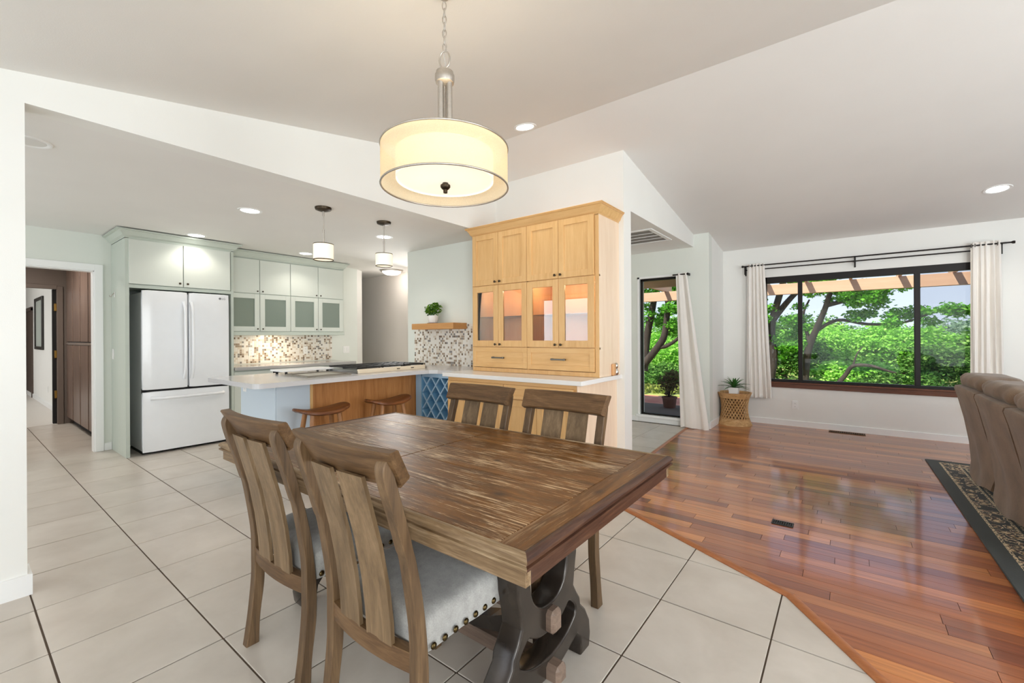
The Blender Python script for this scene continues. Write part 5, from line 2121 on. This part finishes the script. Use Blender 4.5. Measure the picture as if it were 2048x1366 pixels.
pp = thing('potted_plant', 'spiky green plant in a white square pot on the wicker stool', 'plant', (BX + .005, BY - .05, BZ + .412))
PZ = BZ + .412
px, py = BX + .005, BY - .05
b = MB()
b.add([(px + dx * h, py + dy * h, PZ + z) for z, h in ((0, .052), (.105, .062)) for dx, dy in ((-1, -1), (1, -1), (1, 1), (-1, 1))] + [(px + dx * .056, py + dy * .056, PZ + .105) for dx, dy in ((-1, -1), (1, -1), (1, 1), (-1, 1))] + [(px + dx * .054, py + dy * .054, PZ + .09) for dx, dy in ((-1, -1), (1, -1), (1, 1), (-1, 1))],
      [(3, 2, 1, 0), (0, 1, 5, 4), (1, 2, 6, 5), (2, 3, 7, 6), (3, 0, 4, 7)] + [(4 + i, 4 + (i + 1) % 4, 8 + (i + 1) % 4, 8 + i) for i in range(4)] + [(8 + i, 8 + (i + 1) % 4, 12 + (i + 1) % 4, 12 + i) for i in range(4)] + [(12, 13, 14, 15)])
b.build('pot', M_ceramic, pp)
for k in range(24):
    a = k * 2.399
    el = .35 + 1.0 * ((k * 7) % 24) / 24
    L_ = .17 + .05 * ((k * 5) % 7) / 7
    vs, fs = [], []
    nn = 8
    for i in range(nn + 1):
        u = i / nn
        rr_ = L_ * (u * math.cos(el) + .22 * u * u)
        zz = PZ + .095 + L_ * (u * math.sin(el) * 1.05 - .5 * u * u * math.cos(el))
        wd = .017 * math.sin(PI * min(1, (u * .85 + .15))) + .001
        cxx, cyy = px + rr_ * math.cos(a), py + rr_ * math.sin(a)
        nx, ny = -math.sin(a) * wd, math.cos(a) * wd
        vs += [(cxx - nx, cyy - ny, zz + wd * .3), (cxx, cyy, zz - .002), (cxx + nx, cyy + ny, zz + wd * .3)]
    for i in range(nn):
        fs += [(i * 3, i * 3 + 1, i * 3 + 4, i * 3 + 3), (i * 3 + 1, i * 3 + 2, i * 3 + 5, i * 3 + 4)]
    MB().add(vs, fs).build('leaf', M_leafplant, pp, 60)
# ================================================================== outdoors
b = MB()
b.box(-9, 9, YW + .1, 9.75, -.30, -.10)
b.box(-9, -1.6, YH + .1, YW + .2, -.30, -.10)
struct(b.build('floor', M_patio))
b = MB()
b.add([(-60, 9.6, -.13), (60, 9.6, -.13), (60, 24, -.5), (-60, 24, -.5), (60, 90, -3), (-60, 90, -3)], [(0, 1, 2, 3), (3, 2, 4, 5)])
lawn = struct(b.build('lawn', M_lawn))
# dry grass blades along the lawn edge
gl_ = MB()
leaves('grass', leafmat('grass_blades', C(120, 140, 60), C(170, 180, 90), C(200, 200, 130)), None, [((-5 + i * 1.0, 10.6 + (i % 3) * .5, -.12), (1.0, .8, .06)) for i in range(12)], 9000, .05, 12, 2.5)

# outer shell over the rooms: the roof keeps the sun off the windows
b = MB()
b.prism([(-4.3, vz(-4.3) + .2), (RY, RZ + .2), (7.3, vz(7.3) + .2), (7.3, vz(7.3) + .4), (RY, RZ + .45), (-4.3, vz(-4.3) + .45)], 'x', -22.2, 5)
struct(b.build('roof', paint('roof_board', C(150, 140, 130), .9)))

# pergola
pg = thing('pergola', 'salmon painted pergola beam and rafters outside the windows', 'pergola', (0, 9, 2.0))
PBZ0, PBZ1 = 1.962, 2.148
MB().box(-6.2, 5.0, 9.0, 9.09, PBZ0, PBZ1, 0, .004).build('beam', M_pergola, pg)
M_raft = wood('pergola_rafter_paint', [C(206, 168, 138), C(218, 182, 152)], 1, .6, .6, .05, .05)
for k in range(-9, 8):
    x = .055 + k * .60
    MB().box(x - .022, x + .022, 7.25, 9.35, PBZ1, PBZ1 + .14, 0, .003).build('rafter', M_raft, pg)
for x in (-6.0, 4.6):
    MB().box(x - .05, x + .05, 9.0, 9.1, -.1, PBZ0, 0, .004).build('post', M_pergola, pg)
MB().box(-6.2, 5.0, 7.22, 7.26, PBZ1 - .1, PBZ1 + .14, 0, .003).build('ledger', M_pergola, pg)

# plant pot on the patio
po = thing('potted_plant', 'dry leafy plant in a brown pot on the patio outside the tall window', 'plant', (-2.46, 7.70, -.1))
MB().lathe([(.085, -.1), (.09, -.09), (.118, .15), (.13, .155), (.13, .185), (.115, .188), (.112, .16), (.001, .15)], -2.46, 7.70, 28).build('pot', M_terra, po, 40)
mb = MB()
for i in range(16):
    a = i * 2.4
    q = .05 + .13 * (i % 5) / 4
    mb.tube([(-2.46, 7.7, .15), (-2.46 + q * .5 * math.cos(a), 7.7 + q * .5 * math.sin(a), .32), (-2.46 + q * 1.2 * math.cos(a), 7.7 + q * 1.2 * math.sin(a), .48 + .12 * (i % 3) / 2)], [.006, .005, .002], 5)
mb.build('stems', M_bark, po)
leaves('foliage', M_leafF, po, [((-2.46, 7.7, .42), (.2, .2, .17)), ((-2.42, 7.7, .55), (.14, .14, .1))], 420, .035, 21)


def limb(mb, pts, r0, r1, n=9):
    """smooth limb through points"""
    out = []
    k = len(pts)
    for i in range(k - 1):
        p0, p1, p2, p3 = [Vector(pts[max(0, min(k - 1, j))]) for j in (i - 1, i, i + 1, i + 2)]
        for j in range(4):
            t = j / 4
            out.append(.5 * (2 * p1 + (p2 - p0) * t + (2 * p0 - 5 * p1 + 4 * p2 - p3) * t * t + (3 * p1 - p0 - 3 * p2 + p3) * t ** 3))
    out.append(Vector(pts[-1]))
    m_ = len(out)
    mb.tube(out, [r0 + (r1 - r0) * i / (m_ - 1) for i in range(m_)], n)


def puffs(ells, n, r, seed):
    """many small leaf clumps scattered through larger ellipsoids, with gaps of sky between"""
    rr = random.Random(seed)
    tot = sum(a[1][0] * a[1][2] for a in ells)
    out = []
    for c, q in ells:
        k = max(3, int(n * q[0] * q[2] / tot))
        for i in range(k):
            while True:
                d = [rr.uniform(-1, 1) for _ in range(3)]
                if sum(x * x for x in d) < 1: break
            s = r * rr.uniform(.55, 1.35)
            out.append(((c[0] + d[0] * q[0], c[1] + d[1] * q[1], c[2] + d[2] * q[2]), (s * 1.25, s, s * .7)))
    return out


def tree(name, label, base, limbs, clusters, nleaf, size, mat_, seed, group=None, cat='tree'):
    t = thing(name, label, cat, base, 0, group)
    mb = MB()
    for pts, r0, r1 in limbs: limb(mb, pts, r0, r1)
    if limbs: mb.build('trunk', M_bark, t, 60)
    if cat == 'tree' and name != 'distant_tree': clusters = puffs(clusters, 95, .17, seed)
    elif cat == 'bush': clusters = [(c, (q[0], q[1], q[2])) for c, q in clusters] + puffs([(c, (q[0] * 1.02, q[1], q[2] * 1.05)) for c, q in clusters], 40, .2, seed)
    leaves('foliage', mat_, t, clusters, nleaf, size, seed)
    return t


# oak outside the big window
Y = 14.0
oak_l = [([(-1.75, Y, -.25), (-1.62, Y, .6), (-1.66, Y, 1.5), (-1.45, Y, 2.4), (-1.2, Y, 3.4)], .12, .07),
         ([(-1.6, Y, 1.7), (-1.2, Y + .3, 2.3), (-.7, Y + .5, 2.8), (-.1, Y + .4, 3.1)], .09, .03)]
tree('oak_tree', 'oak with a dark upright trunk behind the narrow pane of the big window', (-1.75, Y, -.25), oak_l,
     [((-1.5, Y, 3.2), (1.2, 1.1, .6)), ((-.5, Y + .3, 2.95), (.8, .7, .35)), ((-1.25, Y + .4, 1.55), (.42, .5, .42)), ((-1.5, Y + .2, .9), (.5, .5, .5)), ((-1.95, Y - .3, 1.9), (.3, .5, .5))], 12000, .042, M_leafA, 31)
Y = 13.5
oak2 = [([(-.95, Y + 1.0, -.25), (-.84, Y + .8, .8), (-.62, Y + .6, 1.45), (-.42, Y + .4, 2.0), (-.2, Y + .3, 2.9)], .105, .05),
        ([(-.70, Y + .7, 1.3), (-.2, Y + .5, 1.62), (.42, Y + .4, 1.5), (1.05, Y + .2, 1.52), (1.6, Y, 1.75), (2.1, Y, 1.84)], .05, .014),
        ([(-.42, Y + .4, 2.0), (.15, Y + .3, 2.15), (.7, Y, 2.3), (1.2, Y, 2.35)], .06, .02),
        ([(-.78, Y + .75, 1.0), (-.95, Y + .9, 1.75), (-.8, Y + .8, 2.2)], .05, .02)]
tree('oak_tree', 'spreading oak whose branches cross the wide middle pane of the big window', (-.95, Y + 1.0, -.25), oak2,
     [((-.3, Y + .3, 2.4), (.8, .7, .36)), ((.45, Y + .2, 2.25), (.6, .6, .30)), ((.95, Y, 2.30), (.35, .4, .18)), ((.9, Y + .1, 1.62), (.5, .4, .22)), ((1.55, Y, 1.72), (.45, .35, .2)), ((2.05, Y, 1.82), (.25, .3, .13)), ((.25, Y + .4, 1.75), (.35, .4, .13)), ((.3, Y, 3.1), (1.2, .9, .30)), ((-.9, Y + .7, 1.9), (.25, .3, .22))], 17000, .04, M_leafA, 32)
# bushes
bush_specs = [
    ('round bright green bush low in the narrow pane of the big window', (-1.6, 16.5), 1.25, 1.5, M_leafC, 4500),
    ('large bright green bush filling the lower middle of the big window', (.15, 17.5), 1.5, 1.75, M_leafB, 9000),
    ('bright green bush beside the mullion in the middle of the big window', (1.35, 18.0), 1.25, 1.72, M_leafB, 7000),
    ('yellow green low bush in front of the larger bushes under the dark branch', (.2, 15.2), .9, .75, M_leafB, 4000),
    ('darker green bush low in the sliding pane of the big window', (2.6, 17.0), 1.3, 1.2, M_leafC, 6000),
    ('dark low shrub at the foot of the wide middle pane', (1.1, 14.6), .75, .55, M_leafC, 3000),
    ('pale bush behind the oak trunk of the narrow pane', (-.9, 19.0), 1.3, 1.7, M_leafB, 5000),
]
for i, (lab, (x, y), rw, h, mt, n_) in enumerate(bush_specs):
    z = -.3
    tree('bush', lab, (x, y, z), [([(x, y, z), (x + .1, y, z + h * .4), (x + .25, y, z + h * .8)], .06, .02), ([(x, y, z), (x - .15, y, z + h * .4), (x - .4, y, z + h * .75)], .05, .015)],
         [((x, y, z + h * .5), (rw, .9, h * .52)), ((x - rw * .5, y - .2, z + h * .72), (rw * .5, .6, h * .34)), ((x + rw * .45, y + .1, z + h * .78), (rw * .5, .6, h * .3))], int(n_ * 1.9), .05, mt, 40 + i, None, 'bush')
# dark leaning branch in front of the bushes
tree('fallen_branch', 'bare dark branch curving low across the middle pane of the big window', (-.35, 13.9, -.25),
     [([(-.35, 13.9, -.25), (-.04, 14, .20), (.12, 14, .45), (.45, 14, .47), (.72, 14, .38), (1.0, 14, .30), (1.25, 14, .36)], .06, .018), ([(.12, 14, .45), (.2, 14, .75), (.32, 14, .95)], .025, .008)],
     [((1.1, 14, .35), (.25, .2, .12))], 150, .045, M_leafC, 60, None, 'branch')
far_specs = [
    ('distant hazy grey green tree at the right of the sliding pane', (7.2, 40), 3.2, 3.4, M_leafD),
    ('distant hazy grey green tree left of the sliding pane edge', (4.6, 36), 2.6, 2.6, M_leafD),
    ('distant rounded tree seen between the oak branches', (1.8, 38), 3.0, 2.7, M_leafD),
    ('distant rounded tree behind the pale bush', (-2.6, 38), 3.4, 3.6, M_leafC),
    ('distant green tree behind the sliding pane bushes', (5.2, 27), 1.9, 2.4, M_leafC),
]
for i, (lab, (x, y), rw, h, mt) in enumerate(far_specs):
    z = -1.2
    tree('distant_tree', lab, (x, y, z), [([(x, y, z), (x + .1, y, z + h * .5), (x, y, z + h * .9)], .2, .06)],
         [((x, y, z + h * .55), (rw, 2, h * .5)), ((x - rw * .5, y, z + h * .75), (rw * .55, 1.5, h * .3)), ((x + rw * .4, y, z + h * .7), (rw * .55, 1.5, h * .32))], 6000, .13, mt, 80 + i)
# wooded slope closing the view
hm = MB()
nx_ = 60
vs, fs = [], []
for i in range(nx_ + 1):
    x = -90 + 180 * i / nx_
    vs += [(x, 60, -3), (x, 75, 1.2 + .5 * math.sin(i * .7) + .4 * math.sin(i * 1.9)), (x, 110, 2.2)]
for i in range(nx_):
    for k in range(2): fs.append((i * 3 + k, (i + 1) * 3 + k, (i + 1) * 3 + k + 1, i * 3 + k + 1))
struct(hm.add(vs, fs).build('hill', paint('haze_pale_hill', C(120, 150, 118), .9, var=.25), smooth=60))  # distance haze is put into the hill's pale green

# maple outside the tall hall window
Y = 11.0
ml = [([(-4.9, Y, -.35), (-4.55, Y, .0), (-4.22, Y, .43), (-3.78, Y, .98), (-3.62, Y, 1.3), (-3.55, Y, 1.9), (-3.5, Y, 2.8)], .12, .06),
      ([(-3.80, Y, .95), (-3.6, Y, .98), (-3.35, Y, 1.13), (-3.0, Y, 1.45), (-2.7, Y, 1.6)], .055, .03),
      ([(-4.35, Y + .5, .3), (-4.3, Y + .6, 1.2), (-4.1, Y + .5, 2.0), (-3.95, Y + .5, 2.9)], .11, .07)]
tree('maple_tree', 'leaning tree with a forked dark trunk outside the tall hall window', (-4.9, Y, -.35), ml,
     [((-3.7, Y + .3, 2.3), (1.0, .9, .55)), ((-3.2, Y, 2.0), (.5, .5, .35)), ((-4.3, Y + .6, 1.75), (.5, .5, .4)), ((-3.9, Y + .8, 1.45), (.35, .4, .22)), ((-3.1, Y + .2, 1.55), (.4, .4, .2)), ((-3.6, Y, 3.1), (1.4, 1.2, .5))], 13000, .042, M_leafA, 71)
for i, (lab, (x, y), rw, h, mt, n_) in enumerate([
    ('bright green bush behind the leaning tree outside the hall window', (-5.4, 15.5), 1.2, 1.5, M_leafB, 7000),
    ('pale green bush at the curtain side of the hall window view', (-4.1, 14.5), 1.0, 1.25, M_leafB, 6000),
    ('dark hedge bush along the lawn edge outside the hall window', (-4.9, 13.6), 1.3, .62, M_leafC, 4500),
    ('tall green bush far behind the leaning tree', (-7.0, 19.0), 1.9, 2.6, M_leafB, 6000),
    ('tall pale bush far behind the pot plant', (-4.9, 18.5), 1.7, 2.2, M_leafC, 6000)]):
    z = -.3
    tree('bush', lab, (x, y, z), [([(x, y, z), (x + .1, y, z + h * .4), (x + .2, y, z + h * .8)], .05, .02)],
         [((x, y, z + h * .5), (rw, .9, h * .52)), ((x - rw * .45, y, z + h * .75), (rw * .5, .6, h * .32)), ((x + rw * .4, y, z + h * .7), (rw * .55, .6, h * .34))], int(n_ * 1.7), .047, mt, 90 + i, None, 'bush')
